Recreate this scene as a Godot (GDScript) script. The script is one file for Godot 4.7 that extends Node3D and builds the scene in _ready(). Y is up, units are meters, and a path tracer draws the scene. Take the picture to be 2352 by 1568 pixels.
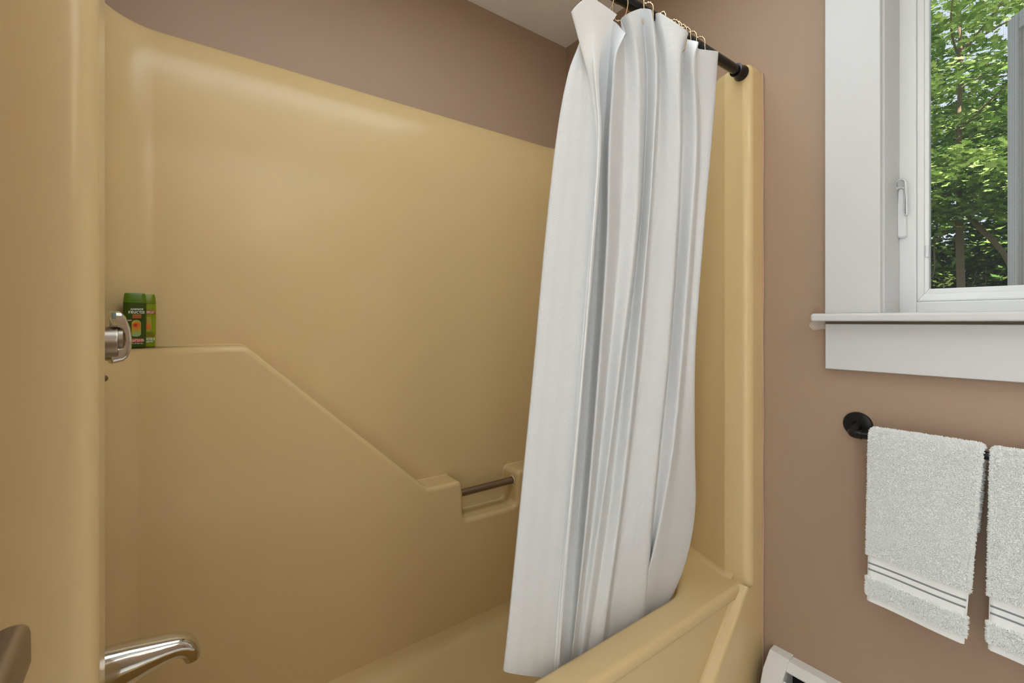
extends Node3D

# A bathtub alcove with a one-piece tan tub-and-shower unit, seen from the bathroom.
# Metres, y up. Window wall: x = 0. Back wall: z = 0. Camera stands at x -1.39, z 1.477.

const CEILING := 2.324
const LEFT := -1.5295
const FRONT := 2.75
const RIM := 0.387
const UNIT_TOP := 1.862

var M := {}
var rng := RandomNumberGenerator.new()


# ---------------------------------------------------------------- mesh helpers
class Acc:
	var v := PackedVector3Array()
	var n := PackedVector3Array()
	var t := PackedVector2Array()
	var i := PackedInt32Array()

	func sheet(rows: Array, wrap_u := false, wrap_v := false, flip := false, us := PackedFloat32Array(), vs := PackedFloat32Array()) -> void:
		var h: int = rows.size()
		var w: int = rows[0].size()
		var at: int = v.size()
		for r in h:
			for c in w:
				var c0: int = (c - 1 + w) % w if wrap_u else maxi(c - 1, 0)
				var c1: int = (c + 1) % w if wrap_u else mini(c + 1, w - 1)
				var r0: int = (r - 1 + h) % h if wrap_v else maxi(r - 1, 0)
				var r1: int = (r + 1) % h if wrap_v else mini(r + 1, h - 1)
				var du: Vector3 = rows[r][c1] - rows[r][c0]
				var dv: Vector3 = rows[r1][c] - rows[r0][c]
				if du.length_squared() < 1e-14:
					du = rows[r1][c1] - rows[r1][c0]
					if du.length_squared() < 1e-14:
						du = rows[r0][c1] - rows[r0][c0]
				var nn: Vector3 = du.cross(dv).normalized()
				v.append(rows[r][c])
				n.append(-nn if flip else nn)
				t.append(Vector2(us[c] if us.size() else float(c) / w, vs[r] if vs.size() else float(r) / h))
		for r in (h if wrap_v else h - 1):
			for c in (w if wrap_u else w - 1):
				var a: int = at + r * w + c
				var b: int = at + r * w + (c + 1) % w
				var d: int = at + ((r + 1) % h) * w + c
				var e: int = at + ((r + 1) % h) * w + (c + 1) % w
				if flip:
					i.append_array([a, b, d, b, e, d])
				else:
					i.append_array([a, d, b, b, d, e])

	func tri(a: Vector3, b: Vector3, c: Vector3, nn: Vector3) -> void:
		# a, b, c in either order; made clockwise as seen from nn
		var at: int = v.size()
		if (b - a).cross(c - a).dot(nn) > 0.0:
			var x := b
			b = c
			c = x
		for p in [a, b, c]:
			v.append(p)
			n.append(nn)
			t.append(Vector2(p.x, p.y))
		i.append_array([at, at + 1, at + 2])

	func fan(points: PackedVector3Array, nn: Vector3) -> void:
		var mid := Vector3.ZERO
		for p in points:
			mid += p
		mid /= points.size()
		for k in points.size():
			tri(mid, points[k], points[(k + 1) % points.size()], nn)

	func rbox(centre: Vector3, size: Vector3, r: float, basis := Basis.IDENTITY) -> void:
		var h := size / 2.0
		r = minf(r, minf(h.x, minf(h.y, h.z)) * 0.98)
		for axis in 3:
			for side in [-1.0, 1.0]:
				var b: int = (axis + 1) % 3
				var c: int = (axis + 2) % 3
				var at: int = v.size()
				var ks := [-1.0, -0.55, 0.0, 1.0, 1.55, 2.0]   # -1: edge, 0: start of the flat, 1: end of the flat
				for p in 6:
					for q in 6:
						var x := Vector3.ZERO
						x[axis] = side * h[axis]
						x[b] = _along(ks[p], h[b], r)
						x[c] = _along(ks[q], h[c], r)
						var inner := Vector3(clampf(x.x, -h.x + r, h.x - r), clampf(x.y, -h.y + r, h.y - r), clampf(x.z, -h.z + r, h.z - r))
						var nn := (x - inner).normalized()
						v.append(centre + basis * (inner + nn * r))
						n.append(basis * nn)
						t.append(Vector2(x[b], x[c]))
				for p in 5:
					for q in 5:
						var a: int = at + p * 6 + q
						if side > 0:
							i.append_array([a, a + 1, a + 6, a + 1, a + 7, a + 6])
						else:
							i.append_array([a, a + 6, a + 1, a + 1, a + 6, a + 7])

	func box(a: Vector3, b: Vector3) -> void:
		# plain flat-sided block between two corners
		for axis in 3:
			for side in 2:
				var p := []
				for k in [[0, 0], [1, 0], [1, 1], [0, 1]]:
					var x := Vector3.ZERO
					x[axis] = a[axis] if side == 0 else b[axis]
					x[(axis + 1) % 3] = a[(axis + 1) % 3] if k[0] == 0 else b[(axis + 1) % 3]
					x[(axis + 2) % 3] = a[(axis + 2) % 3] if k[1] == 0 else b[(axis + 2) % 3]
					p.append(x)
				var nn := Vector3.ZERO
				nn[axis] = -1.0 if side == 0 else 1.0
				tri(p[0], p[1], p[2], nn)
				tri(p[0], p[2], p[3], nn)

	func _along(k: float, h: float, r: float) -> float:
		if k < 0.0:
			return -h + r + k * r
		if k > 1.0:
			return h - r + (k - 1.0) * r
		return -h + r if k == 0.0 else h - r

	func lathe(profile: Array, place: Transform3D, seg := 32) -> void:
		# profile: Vector2(radius, height along the local y axis), from bottom to top
		var runs := [[profile[0]]]
		for k in range(1, profile.size()):
			runs[-1].append(profile[k])
			if k < profile.size() - 1:
				var d0: Vector2 = profile[k] - profile[k - 1]
				var d1: Vector2 = profile[k + 1] - profile[k]
				if absf(d0.angle_to(d1)) > 0.7:
					runs.append([profile[k]])
		for run in runs:
			var rows := []
			for p in run:
				var row := PackedVector3Array()
				for s in seg:
					var a := TAU * s / seg
					row.append(place * Vector3(p.x * cos(a), p.y, p.x * sin(a)))
				rows.append(row)
			sheet(rows, true, false, true)

	func tube(path: PackedVector3Array, radii: PackedFloat32Array, seg := 10, closed := false) -> void:
		var rows := []
		var count := path.size()
		var side := Vector3.ZERO
		for k in count:
			var a: Vector3 = path[(k - 1 + count) % count] if closed else path[maxi(k - 1, 0)]
			var b: Vector3 = path[(k + 1) % count] if closed else path[mini(k + 1, count - 1)]
			var d := (b - a).normalized()
			if side == Vector3.ZERO:
				side = d.cross(Vector3.UP if absf(d.y) < 0.9 else Vector3.RIGHT).normalized()
			side = (side - d * side.dot(d)).normalized()
			var up := d.cross(side)
			var r: float = radii[mini(k, radii.size() - 1)]
			var row := PackedVector3Array()
			for s in seg:
				var g := TAU * s / seg
				row.append(path[k] + side * cos(g) * r + up * sin(g) * r)
			rows.append(row)
		sheet(rows, true, closed, false)
		if not closed:
			fan(rows[0], (path[0] - path[1]).normalized())
			fan(rows[-1], (path[-1] - path[-2]).normalized())

	func solid(poly: PackedVector2Array, levels: Array, place: Transform3D, cap0 := true, cap1 := true) -> void:
		# levels: Vector2(outward offset, depth along local z), depth rising
		var area := 0.0
		for k in poly.size():
			area += poly[k].cross(poly[(k + 1) % poly.size()])
		if area < 0:
			poly = poly.duplicate()
			poly.reverse()
		var rows := []
		var flat := []
		for l in levels:
			var p2 := PackedVector2Array()
			var row := PackedVector3Array()
			for k in poly.size():
				var d0 := (poly[k] - poly[(k - 1 + poly.size()) % poly.size()]).normalized()
				var d1 := (poly[(k + 1) % poly.size()] - poly[k]).normalized()
				var m := Vector2(d0.y + d1.y, -d0.x - d1.x)
				m = m / maxf(m.length_squared() / 2.0, 0.3)
				var p: Vector2 = poly[k] + m * l.x
				p2.append(p)
				row.append(place * Vector3(p.x, p.y, l.y))
			rows.append(row)
			flat.append(p2)
		sheet(rows, true)
		for end in 2:
			if (end == 0 and not cap0) or (end == 1 and not cap1):
				continue
			var p2: PackedVector2Array = flat[0] if end == 0 else flat[-1]
			var z: float = levels[0].y if end == 0 else levels[-1].y
			var nn := place.basis * Vector3(0, 0, -1 if end == 0 else 1)
			var ids := Geometry2D.triangulate_polygon(p2)
			for k in range(0, ids.size(), 3):
				var q := []
				for j in 3:
					q.append(place * Vector3(p2[ids[k + j]].x, p2[ids[k + j]].y, z))
				tri(q[0], q[1], q[2], nn.normalized())

	func mesh() -> ArrayMesh:
		var a := []
		a.resize(Mesh.ARRAY_MAX)
		a[Mesh.ARRAY_VERTEX] = v
		a[Mesh.ARRAY_NORMAL] = n
		a[Mesh.ARRAY_TEX_UV] = t
		a[Mesh.ARRAY_INDEX] = i
		var m := ArrayMesh.new()
		m.add_surface_from_arrays(Mesh.PRIMITIVE_TRIANGLES, a)
		return m


func rounded(points: Array, seg := 5) -> PackedVector2Array:
	# Vector3(x, y, corner radius) -> a closed outline with round corners
	var out := PackedVector2Array()
	var count := points.size()
	for k in count:
		var p := Vector2(points[k].x, points[k].y)
		var a: Vector3 = points[(k - 1 + count) % count]
		var b: Vector3 = points[(k + 1) % count]
		out.append_array(corner(Vector2(a.x, a.y), p, Vector2(b.x, b.y), points[k].z, seg))
	return out


func corner(a: Vector2, p: Vector2, b: Vector2, r: float, seg: int) -> PackedVector2Array:
	var out := PackedVector2Array()
	if r <= 0.0:
		out.append(p)
		return out
	var da := (a - p).normalized()
	var db := (b - p).normalized()
	var half := absf(da.angle_to(db)) / 2.0
	var reach := minf(r / tan(half), 0.49 * minf(a.distance_to(p), b.distance_to(p)))
	var p0 := p + da * reach
	var p1 := p + db * reach
	for s in seg + 1:
		var k := float(s) / seg
		# a conic through both ends that is close to the circle
		var wgt := sin(half)
		var q0 := (1 - k) * (1 - k)
		var q1 := 2 * k * (1 - k) * wgt
		var q2 := k * k
		out.append((p0 * q0 + p * q1 + p1 * q2) / (q0 + q1 + q2))
	return out


func part(parent: Node3D, called: String, acc: Acc, material: Material, label := "") -> MeshInstance3D:
	# acc holds world coordinates; the part sits under its thing, whose own place is taken off again
	var o := MeshInstance3D.new()
	o.name = called
	o.mesh = acc.mesh()
	o.mesh.surface_set_material(0, material)
	parent.add_child(o, true)
	var at := Vector3.ZERO
	var up: Node = parent
	while up is Node3D and up != self:
		at += up.position
		up = up.get_parent()
	o.position = -at
	if label:
		o.set_meta("label", label)
	return o


func thing(called: String, label: String, category: String, at: Vector3, group := "", kind := "") -> Node3D:
	var o := Node3D.new()
	o.name = called
	add_child(o, true)
	o.position = at
	tag(o, label, category, group, kind)
	return o


func tag(o: Node, label: String, category := "", group := "", kind := "") -> void:
	if label:
		o.set_meta("label", label)
	if category:
		o.set_meta("category", category)
	if group:
		o.set_meta("group", group)
	if kind:
		o.set_meta("kind", kind)


func mat(called: String, color: Color, rough: float, metal := 0.0, specular := 0.5) -> StandardMaterial3D:
	var m := StandardMaterial3D.new()
	m.resource_name = called
	m.albedo_color = color
	m.roughness = rough
	m.metallic = metal
	m.metallic_specular = specular
	M[called] = m
	return m


func noise_texture(size: int, frequency: float, seed_: int, octaves := 3) -> NoiseTexture2D:
	var f := FastNoiseLite.new()
	f.seed = seed_
	f.frequency = frequency
	f.fractal_octaves = octaves
	var t := NoiseTexture2D.new()
	t.width = size
	t.height = size
	t.seamless = true
	t.noise = f
	return t


func relief(m: StandardMaterial3D, t: Texture2D, centimetres: float, repeats: float) -> void:
	m.heightmap_enabled = true
	m.heightmap_texture = t
	m.heightmap_scale = centimetres
	m.uv1_triplanar = true
	m.uv1_world_triplanar = true
	m.uv1_scale = Vector3.ONE * repeats


func herringbone() -> ImageTexture:
	var im := Image.create(256, 256, false, Image.FORMAT_RGBA8)
	for y in 256:
		for x in 256:
			var zig := absf(fposmod(x / 128.0, 1.0) * 2.0 - 1.0)
			var k := 0.5 + 0.5 * sin(TAU * (y / 256.0 * 16.0 + zig * 4.0))
			im.set_pixel(x, y, Color(k, k, k))
	return ImageTexture.create_from_image(im)


# ---------------------------------------------------------------- the scene
func _ready() -> void:
	rng.seed = 7
	var cam := Camera3D.new()
	cam.name = "camera"
	cam.projection = Camera3D.PROJECTION_FRUSTUM
	cam.near = 0.05
	cam.far = 200.0
	cam.size = 0.05 * 1568.0 / 1060.0
	cam.frustum_offset = Vector2(0, -0.05 * 46.0 / 1060.0)
	cam.position = Vector3(-1.39, 1.13, 1.477)
	cam.rotation.y = -atan2(0.596, 0.803)
	add_child(cam)
	cam.current = true

	var env := Environment.new()
	env.tonemap_mode = Environment.TONE_MAPPER_LINEAR
	env.tonemap_exposure = 1.0
	env.background_mode = Environment.BG_SKY
	var sky := Sky.new()
	var air := ProceduralSkyMaterial.new()
	air.sky_top_color = Color(0.80, 0.86, 0.93)
	air.sky_horizon_color = Color(0.93, 0.955, 0.98)
	air.ground_horizon_color = Color(0.55, 0.58, 0.55)
	air.ground_bottom_color = Color(0.25, 0.27, 0.22)
	air.sky_energy_multiplier = 1.25
	sky.sky_material = air
	env.sky = sky
	env.sdfgi_enabled = true
	env.ssao_enabled = true
	env.ssil_enabled = true
	var we := WorldEnvironment.new()
	we.name = "environment"
	we.environment = env
	add_child(we)

	var sun := DirectionalLight3D.new()
	sun.name = "sun"
	sun.light_color = Color(1.0, 0.95, 0.86)
	sun.light_energy = 8.5
	sun.light_angular_distance = 0.6
	sun.shadow_enabled = true
	add_child(sun)
	sun.look_at_from_position(Vector3(-6, 9.5, 4.5), Vector3.ZERO)

	materials()
	lamps()
	setting()
	window()
	tub_unit()
	fittings()
	rod_and_rings()
	curtain()
	bottles()
	towels()
	heater()
	small_things()
	outside()


func materials() -> void:
	var wall := mat("wall_paint", Color(0.632, 0.532, 0.446), 0.5, 0.0, 0.4)
	relief(wall, noise_texture(512, 0.045, 3, 4), 0.012, 3.0)
	var ceiling := mat("ceiling_paint", Color(0.95, 0.945, 0.935), 0.9, 0.0, 0.2)
	relief(ceiling, noise_texture(256, 0.08, 5, 3), 0.02, 4.0)
	var gel := mat("gelcoat", Color(0.815, 0.712, 0.520), 0.24, 0.0, 0.40)
	relief(gel, noise_texture(512, 0.006, 11, 2), 0.06, 1.3)
	mat("trim_paint", Color(0.80, 0.795, 0.79), 0.42)
	relief(M.trim_paint, noise_texture(256, 0.02, 21, 3), 0.01, 5.0)
	mat("vinyl", Color(0.90, 0.905, 0.90), 0.35)
	mat("floor_vinyl", Color(0.87, 0.86, 0.84), 0.5)  # floor is out of view, kept pale to bounce light upward
	mat("chrome", Color(0.86, 0.86, 0.85), 0.06, 1.0)
	mat("brushed_metal", Color(0.62, 0.58, 0.54), 0.32, 1.0)
	mat("brass_wire", Color(0.80, 0.70, 0.56), 0.22, 1.0)
	mat("bronze", Color(0.085, 0.08, 0.075), 0.2, 0.45, 0.6)
	mat("black_metal", Color(0.05, 0.048, 0.045), 0.34, 0.2)
	mat("dark_steel", Color(0.56, 0.51, 0.47), 0.34, 1.0)
	mat("cream_plastic", Color(0.86, 0.80, 0.66), 0.35)
	mat("caulk", Color(0.72, 0.58, 0.48), 0.7)
	mat("heater_white", Color(0.87, 0.86, 0.84), 0.4)
	mat("dark_inside", Color(0.10, 0.10, 0.105), 0.8)
	mat("aluminium", Color(0.75, 0.75, 0.76), 0.35, 1.0)
	mat("button", Color(0.42, 0.52, 0.50), 0.2)
	var cloth := mat("curtain_cloth", Color(0.905, 0.905, 0.905), 0.85, 0.0, 0.25)
	cloth.backlight_enabled = true
	cloth.backlight = Color(0.6, 0.6, 0.6)
	cloth.heightmap_enabled = true
	cloth.heightmap_texture = herringbone()
	cloth.heightmap_scale = 0.022
	cloth.uv1_scale = Vector3(14.0, 14.0, 1.0)
	var hem := mat("hem_cloth", Color(0.91, 0.91, 0.91), 0.85, 0.0, 0.25)
	hem.rim_enabled = false
	var terry := mat("terry", Color(0.93, 0.93, 0.92), 0.95, 0.0, 0.1)
	terry.rim_enabled = true
	terry.rim = 0.4
	mat("towel_band", Color(0.92, 0.92, 0.915), 0.9, 0.0, 0.15)
	mat("towel_stripe", Color(0.52, 0.53, 0.54), 0.9, 0.0, 0.15)
	mat("green_dark", Color(0.185, 0.262, 0.012), 0.22)
	mat("green_cap", Color(0.29, 0.42, 0.02), 0.25)
	mat("green_lime", Color(0.48, 0.54, 0.02), 0.25)
	mat("green_lime_cap", Color(0.40, 0.48, 0.02), 0.25)
	mat("print_white", Color(0.88, 0.9, 0.86), 0.5)
	mat("print_red", Color(0.66, 0.10, 0.06), 0.4)
	mat("print_orange", Color(0.80, 0.38, 0.06), 0.4)
	mat("print_amber", Color(0.58, 0.30, 0.06), 0.4)
	mat("print_yellow", Color(0.62, 0.56, 0.12), 0.4)
	mat("print_pale", Color(0.50, 0.62, 0.38), 0.4)
	var clear := mat("clear_plastic", Color(0.93, 0.88, 0.82, 0.35), 0.1)
	clear.transparency = BaseMaterial3D.TRANSPARENCY_ALPHA
	var glass := mat("glass", Color(0.95, 1.0, 0.98, 0.06), 0.02)
	glass.transparency = BaseMaterial3D.TRANSPARENCY_ALPHA
	mat("screen_wire", Color(0.22, 0.22, 0.23), 0.6)
	var bulb := mat("unseen_lamp_glow", Color(1, 1, 1), 0.4)  # glow shared by the three light sources out of view
	bulb.emission_enabled = true
	bulb.emission = Color(1.0, 0.95, 0.88)
	bulb.emission_energy_multiplier = 0.6
	for k in [["bark", Color(0.50, 0.44, 0.37)], ["twig", Color(0.44, 0.37, 0.28)], ["grass_ground", Color(0.22, 0.26, 0.12)]]:
		mat(k[0], k[1], 0.9, 0.0, 0.2)
	relief(M.bark, noise_texture(256, 0.03, 33, 4), 0.8, 2.0)
	var leaf := mat("leaf", Color(1, 1, 1), 0.5, 0.0, 0.3)
	leaf.vertex_color_use_as_albedo = true
	leaf.backlight_enabled = true
	leaf.backlight = Color(0.6, 0.6, 0.6)


func lamps() -> void:
	# Out of view: ceiling panel lighting the alcove, glowing door lighting the window wall.
	var top := thing("unseen_ceiling_light", "unseen ceiling light panel, out of view, placed to light the tub alcove", "light", Vector3(-0.93, CEILING, 0.85))
	var a := Acc.new()
	a.rbox(Vector3(-0.93, CEILING - 0.012, 0.85), Vector3(1.14, 0.024, 0.64), 0.006)
	part(top, "housing", a, M.heater_white)
	a = Acc.new()
	a.rbox(Vector3(-0.93, CEILING - 0.027, 0.85), Vector3(1.1, 0.01, 0.6), 0.004)
	part(top, "diffuser", a, M.unseen_lamp_glow)
	var l := AreaLight3D.new()
	l.name = "unseen_ceiling_glow"
	l.area_size = Vector2(1.1, 0.6)
	l.position = Vector3(-0.93, CEILING - 0.036, 0.85)
	l.rotation.x = -PI / 2.0
	l.light_color = Color(0.90, 0.963, 1.0)
	l.light_energy = 0.86
	l.area_range = 8.0
	l.shadow_enabled = true
	add_child(l)
	var door := thing("door_1", "unseen glowing door panel beside the camera, placed to light the window wall", "door", Vector3(LEFT, 0, 1.7), "", "structure")
	a = Acc.new()
	for z in [1.16, 2.34]:
		a.rbox(Vector3(LEFT + 0.008, 1.02, z), Vector3(0.018, 2.04, 0.13), 0.004)
	a.rbox(Vector3(LEFT + 0.008, 2.05, 1.75), Vector3(0.018, 0.08, 1.31), 0.004)
	part(door, "casing", a, M.trim_paint)
	a = Acc.new()
	a.rbox(Vector3(LEFT + 0.004, 1.01, 1.75), Vector3(0.010, 2.0, 1.05), 0.003)
	part(door, "glowing_pane", a, M.unseen_lamp_glow)
	l = AreaLight3D.new()  # out of view, placed to light the curtain, towels and window wall
	l.name = "unseen_door_glow"
	l.area_size = Vector2(1.0, 1.9)
	l.position = Vector3(LEFT + 0.014, 1.02, 1.75)
	l.rotation.y = -PI / 2.0
	l.light_color = Color(0.90, 0.963, 1.0)
	l.light_energy = 0.88
	l.area_range = 8.0
	l.shadow_enabled = true
	add_child(l)
	# unseen bowl lamp behind the camera, placed to bounce soft light off the ceiling
	var at := Vector3(-0.75, 1.72, FRONT - 0.16)
	var bowl := thing("unseen_uplight", "unseen bowl lamp behind the camera, placed to bounce light off the ceiling", "lamp", at)
	a = Acc.new()
	a.lathe([Vector2(0.0, -0.075), Vector2(0.05, -0.07), Vector2(0.10, -0.045), Vector2(0.13, -0.01), Vector2(0.14, 0.02), Vector2(0.136, 0.02), Vector2(0.126, -0.008), Vector2(0.097, -0.040), Vector2(0.05, -0.064), Vector2(0.0, -0.069)], Transform3D(Basis.IDENTITY, at), 40)
	part(bowl, "bowl", a, M.heater_white)
	a = Acc.new()
	a.rbox(at + Vector3(0, -0.02, 0.14), Vector3(0.07, 0.12, 0.04), 0.008)
	part(bowl, "wall_plate", a, M.heater_white)
	a = Acc.new()
	a.lathe([Vector2(0.0, -0.06), Vector2(0.018, -0.055), Vector2(0.03, -0.03), Vector2(0.032, -0.012), Vector2(0.022, 0.008), Vector2(0.0, 0.014)], Transform3D(Basis.IDENTITY, at), 24)
	part(bowl, "bulb", a, M.unseen_lamp_glow)
	var up := SpotLight3D.new()
	up.name = "unseen_uplight_glow"
	up.position = at + Vector3(0, 0.03, 0)
	up.rotation = Vector3(PI / 2.0 + 0.35, 0, 0)
	up.spot_angle = 68.0
	up.spot_angle_attenuation = 0.6
	up.light_color = Color(0.90, 0.963, 1.0)
	up.light_energy = 3.7
	up.light_size = 0.04
	up.spot_range = 8.0
	up.shadow_enabled = true
	add_child(up)


func setting() -> void:
	var a := Acc.new()
	a.rbox(Vector3(-0.76, -0.06, 1.37), Vector3(1.9, 0.12, 3.1), 0.002)
	var o := part(self, "floor", a, M.floor_vinyl)
	tag(o, "unseen bathroom floor in front of the tub, kept pale to bounce light", "floor", "", "structure")
	a = Acc.new()
	a.rbox(Vector3(-0.70, CEILING + 0.07, 1.37), Vector3(2.02, 0.14, 3.1), 0.002)
	o = part(self, "ceiling", a, M.ceiling_paint)
	tag(o, "off-white painted ceiling above the tub alcove", "ceiling", "", "structure")
	a = Acc.new()
	a.rbox(Vector3(-0.70, 1.16, -0.06), Vector3(2.02, 2.56, 0.12), 0.001)
	o = part(self, "wall_back", a, M.wall_paint)
	tag(o, "taupe brown painted wall above the long side of the tub unit", "wall", "", "structure")
	a = Acc.new()
	a.rbox(Vector3(LEFT - 0.06, 1.16, 1.37), Vector3(0.12, 2.56, 2.9), 0.001)
	o = part(self, "wall_left", a, M.wall_paint)
	tag(o, "taupe brown painted wall at the faucet end of the tub", "wall", "", "structure")
	a = Acc.new()
	a.rbox(Vector3(-0.70, 1.16, FRONT + 0.06), Vector3(2.02, 2.56, 0.12), 0.001)
	o = part(self, "wall_front", a, M.wall_paint)
	tag(o, "taupe brown painted wall behind the camera with the unseen uplight", "wall", "", "structure")
	# the window wall with its opening
	a = Acc.new()
	var z0 := 1.115
	var z1 := 1.535
	var y0 := 1.13
	var y1 := 2.075
	a.box(Vector3(0, -0.12, 0), Vector3(0.17, 2.44, z0))
	a.box(Vector3(0, -0.12, z1), Vector3(0.17, 2.44, FRONT))
	a.box(Vector3(0, -0.12, z0), Vector3(0.17, y0, z1))
	a.box(Vector3(0, y1, z0), Vector3(0.17, 2.44, z1))
	o = part(self, "wall_right", a, M.wall_paint)
	tag(o, "taupe brown painted wall holding the white window and towel bar", "wall", "", "structure")


func window() -> void:
	var w := thing("window_1", "white trimmed casement window with insect screen above the towel bar", "window", Vector3(0, 1.15, 1.325), "", "structure")
	var z0 := 1.115
	var z1 := 1.535
	var a := Acc.new()
	a.rbox(Vector3(-0.008, 1.655, 1.055), Vector3(0.02, 1.01, 0.117), 0.0025)
	part(w, "casing", a, M.trim_paint)
	a = Acc.new()
	a.rbox(Vector3(-0.008, 1.655, 1.595), Vector3(0.02, 1.01, 0.117), 0.0025)
	part(w, "casing", a, M.trim_paint)
	a = Acc.new()
	a.rbox(Vector3(-0.008, 2.125, 1.325), Vector3(0.022, 0.117, 0.68), 0.0025)
	part(w, "head_casing", a, M.trim_paint)
	# stool with a rounded nose
	a = Acc.new()
	var prof := rounded([Vector3(0.112, 1.1305, 0.0), Vector3(-0.05, 1.1305, 0.004), Vector3(-0.05, 1.1505, 0.007), Vector3(0.112, 1.1505, 0.0)], 4)
	a.solid(prof, [Vector2(-0.004, 0.9745), Vector2(-0.001, 0.9765), Vector2(0, 0.98), Vector2(0, 1.67), Vector2(-0.001, 1.6735), Vector2(-0.004, 1.6755)], Transform3D())
	part(w, "stool", a, M.trim_paint)
	a = Acc.new()
	a.rbox(Vector3(-0.008, 1.0655, 1.325), Vector3(0.02, 0.1165, 0.655), 0.002)
	part(w, "apron_board", a, M.trim_paint)
	# jamb boards that line the opening
	a = Acc.new()
	a.rbox(Vector3(0.062, 1.612, z0 - 0.002), Vector3(0.126, 0.925, 0.01), 0.001)
	a.rbox(Vector3(0.062, 1.612, z1 + 0.002), Vector3(0.126, 0.925, 0.01), 0.001)
	a.rbox(Vector3(0.062, 2.073, 1.325), Vector3(0.126, 0.01, 0.43), 0.001)
	part(w, "jamb", a, M.trim_paint)
	# vinyl frame: two stiles and two rails, mitred bead inside them
	var f0 := 1.1168
	var f1 := 1.5332
	var b0 := 1.150
	var b1 := 2.068
	for side in 2:
		a = Acc.new()
		var zz := f0 + 0.0175 if side == 0 else f1 - 0.0175
		a.rbox(Vector3(0.139, (b0 + b1) / 2.0, zz), Vector3(0.05, b1 - b0, 0.035), 0.0035)
		part(w, "frame_stile", a, M.vinyl)
		a = Acc.new()
		var yy := b0 + 0.0145 if side == 0 else b1 - 0.0145
		a.rbox(Vector3(0.139, yy, 1.325), Vector3(0.05, 0.029, f1 - f0 - 0.068), 0.0035)
		part(w, "frame_rail", a, M.vinyl)
	# glazing bead: a sloped moulding round the opening, each side with mitred ends
	var i0 := f0 + 0.035
	var i1 := f1 - 0.035
	var j0 := b0 + 0.029
	var j1 := b1 - 0.029
	var wz := 0.021
	var wy := 0.032
	var outer := [Vector2(i0, j0), Vector2(i1, j0), Vector2(i1, j1), Vector2(i0, j1)]
	var inner := [Vector2(i0 + wz, j0 + wy), Vector2(i1 - wz, j0 + wy), Vector2(i1 - wz, j1 - wy), Vector2(i0 + wz, j1 - wy)]
	for k in 4:
		a = Acc.new()
		var gap: Vector2 = (outer[(k + 1) % 4] - outer[k]).normalized() * 0.0004
		var o0: Vector2 = outer[k] + gap
		var o1: Vector2 = outer[(k + 1) % 4] - gap
		var n0: Vector2 = inner[k] + gap
		var n1: Vector2 = inner[(k + 1) % 4] - gap
		var rows := []
		for s in [[0.0, 0.150], [0.0, 0.121], [0.06, 0.1185], [0.16, 0.1185], [0.60, 0.1235], [0.66, 0.128], [0.9, 0.1295], [1.0, 0.131], [1.0, 0.150]]:
			var p0: Vector2 = o0.lerp(n0, s[0])
			var p1: Vector2 = o1.lerp(n1, s[0])
			rows.append(PackedVector3Array([Vector3(s[1], p0.y, p0.x), Vector3(s[1], p1.y, p1.x)]))
		for r in rows.size() - 1:
			a.sheet([rows[r], rows[r + 1]])
		var e0 := PackedVector3Array()
		var e1 := PackedVector3Array()
		for r in rows:
			e0.append(r[0])
			e1.append(r[1])
		a.fan(e0, Vector3(0, -gap.y, -gap.x).normalized())
		a.fan(e1, Vector3(0, gap.y, gap.x).normalized())
		part(w, "glazing_bead", a, M.vinyl)
	# little clip on the bead
	a = Acc.new()
	a.rbox(Vector3(0.128, 1.305, i0 + 0.019), Vector3(0.012, 0.03, 0.006), 0.001)
	part(w, "screen_clip", a, M.vinyl)
	# woven insect screen
	var wires := MultiMesh.new()
	wires.transform_format = MultiMesh.TRANSFORM_3D
	var bm := BoxMesh.new()
	bm.size = Vector3(1, 1, 1)
	bm.material = M.screen_wire
	wires.mesh = bm
	var s0 := Vector2(i0 + wz - 0.004, j0 + wy - 0.004)
	var s1 := Vector2(i1 - wz + 0.004, j1 - wy + 0.004)
	var nz := int((s1.x - s0.x) / 0.0016)
	var ny := int((s1.y - s0.y) / 0.0018)
	wires.instance_count = nz + ny
	for k in nz:
		var zz := s0.x + (k + 0.5) * (s1.x - s0.x) / nz
		wires.set_instance_transform(k, Transform3D(Basis.from_scale(Vector3(0.00026, s1.y - s0.y, 0.00030)), Vector3(0.1400, (s0.y + s1.y) / 2.0, zz)))
	for k in ny:
		var yy := s0.y + (k + 0.5) * (s1.y - s0.y) / ny
		wires.set_instance_transform(nz + k, Transform3D(Basis.from_scale(Vector3(0.00026, 0.00026, s1.x - s0.x)), Vector3(0.1403, yy, (s0.x + s1.x) / 2.0)))
	var screen := MultiMeshInstance3D.new()
	screen.name = "insect_screen"
	screen.multimesh = wires
	screen.set_meta("kind", "stuff")
	w.add_child(screen, true)
	screen.position = -w.position
	# lock handle
	a = Acc.new()
	var flat := Transform3D(Basis(Vector3(0, 0, 1), Vector3(0, 1, 0), Vector3(-1, 0, 0)), Vector3.ZERO)   # local x -> z, local z -> -x
	var house := rounded([Vector3(1.1165, 1.342, 0.007), Vector3(1.1365, 1.342, 0.007), Vector3(1.1350, 1.40, 0.01), Vector3(1.1330, 1.468, 0.009), Vector3(1.1185, 1.468, 0.009), Vector3(1.1158, 1.42, 0.02)], 5)
	a.solid(house, [Vector2(0, -0.115), Vector2(0, -0.103), Vector2(-0.001, -0.1), Vector2(-0.0035, -0.0978)], flat)
	var lock := part(w, "lock_handle", a, M.vinyl)
	a = Acc.new()
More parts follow.
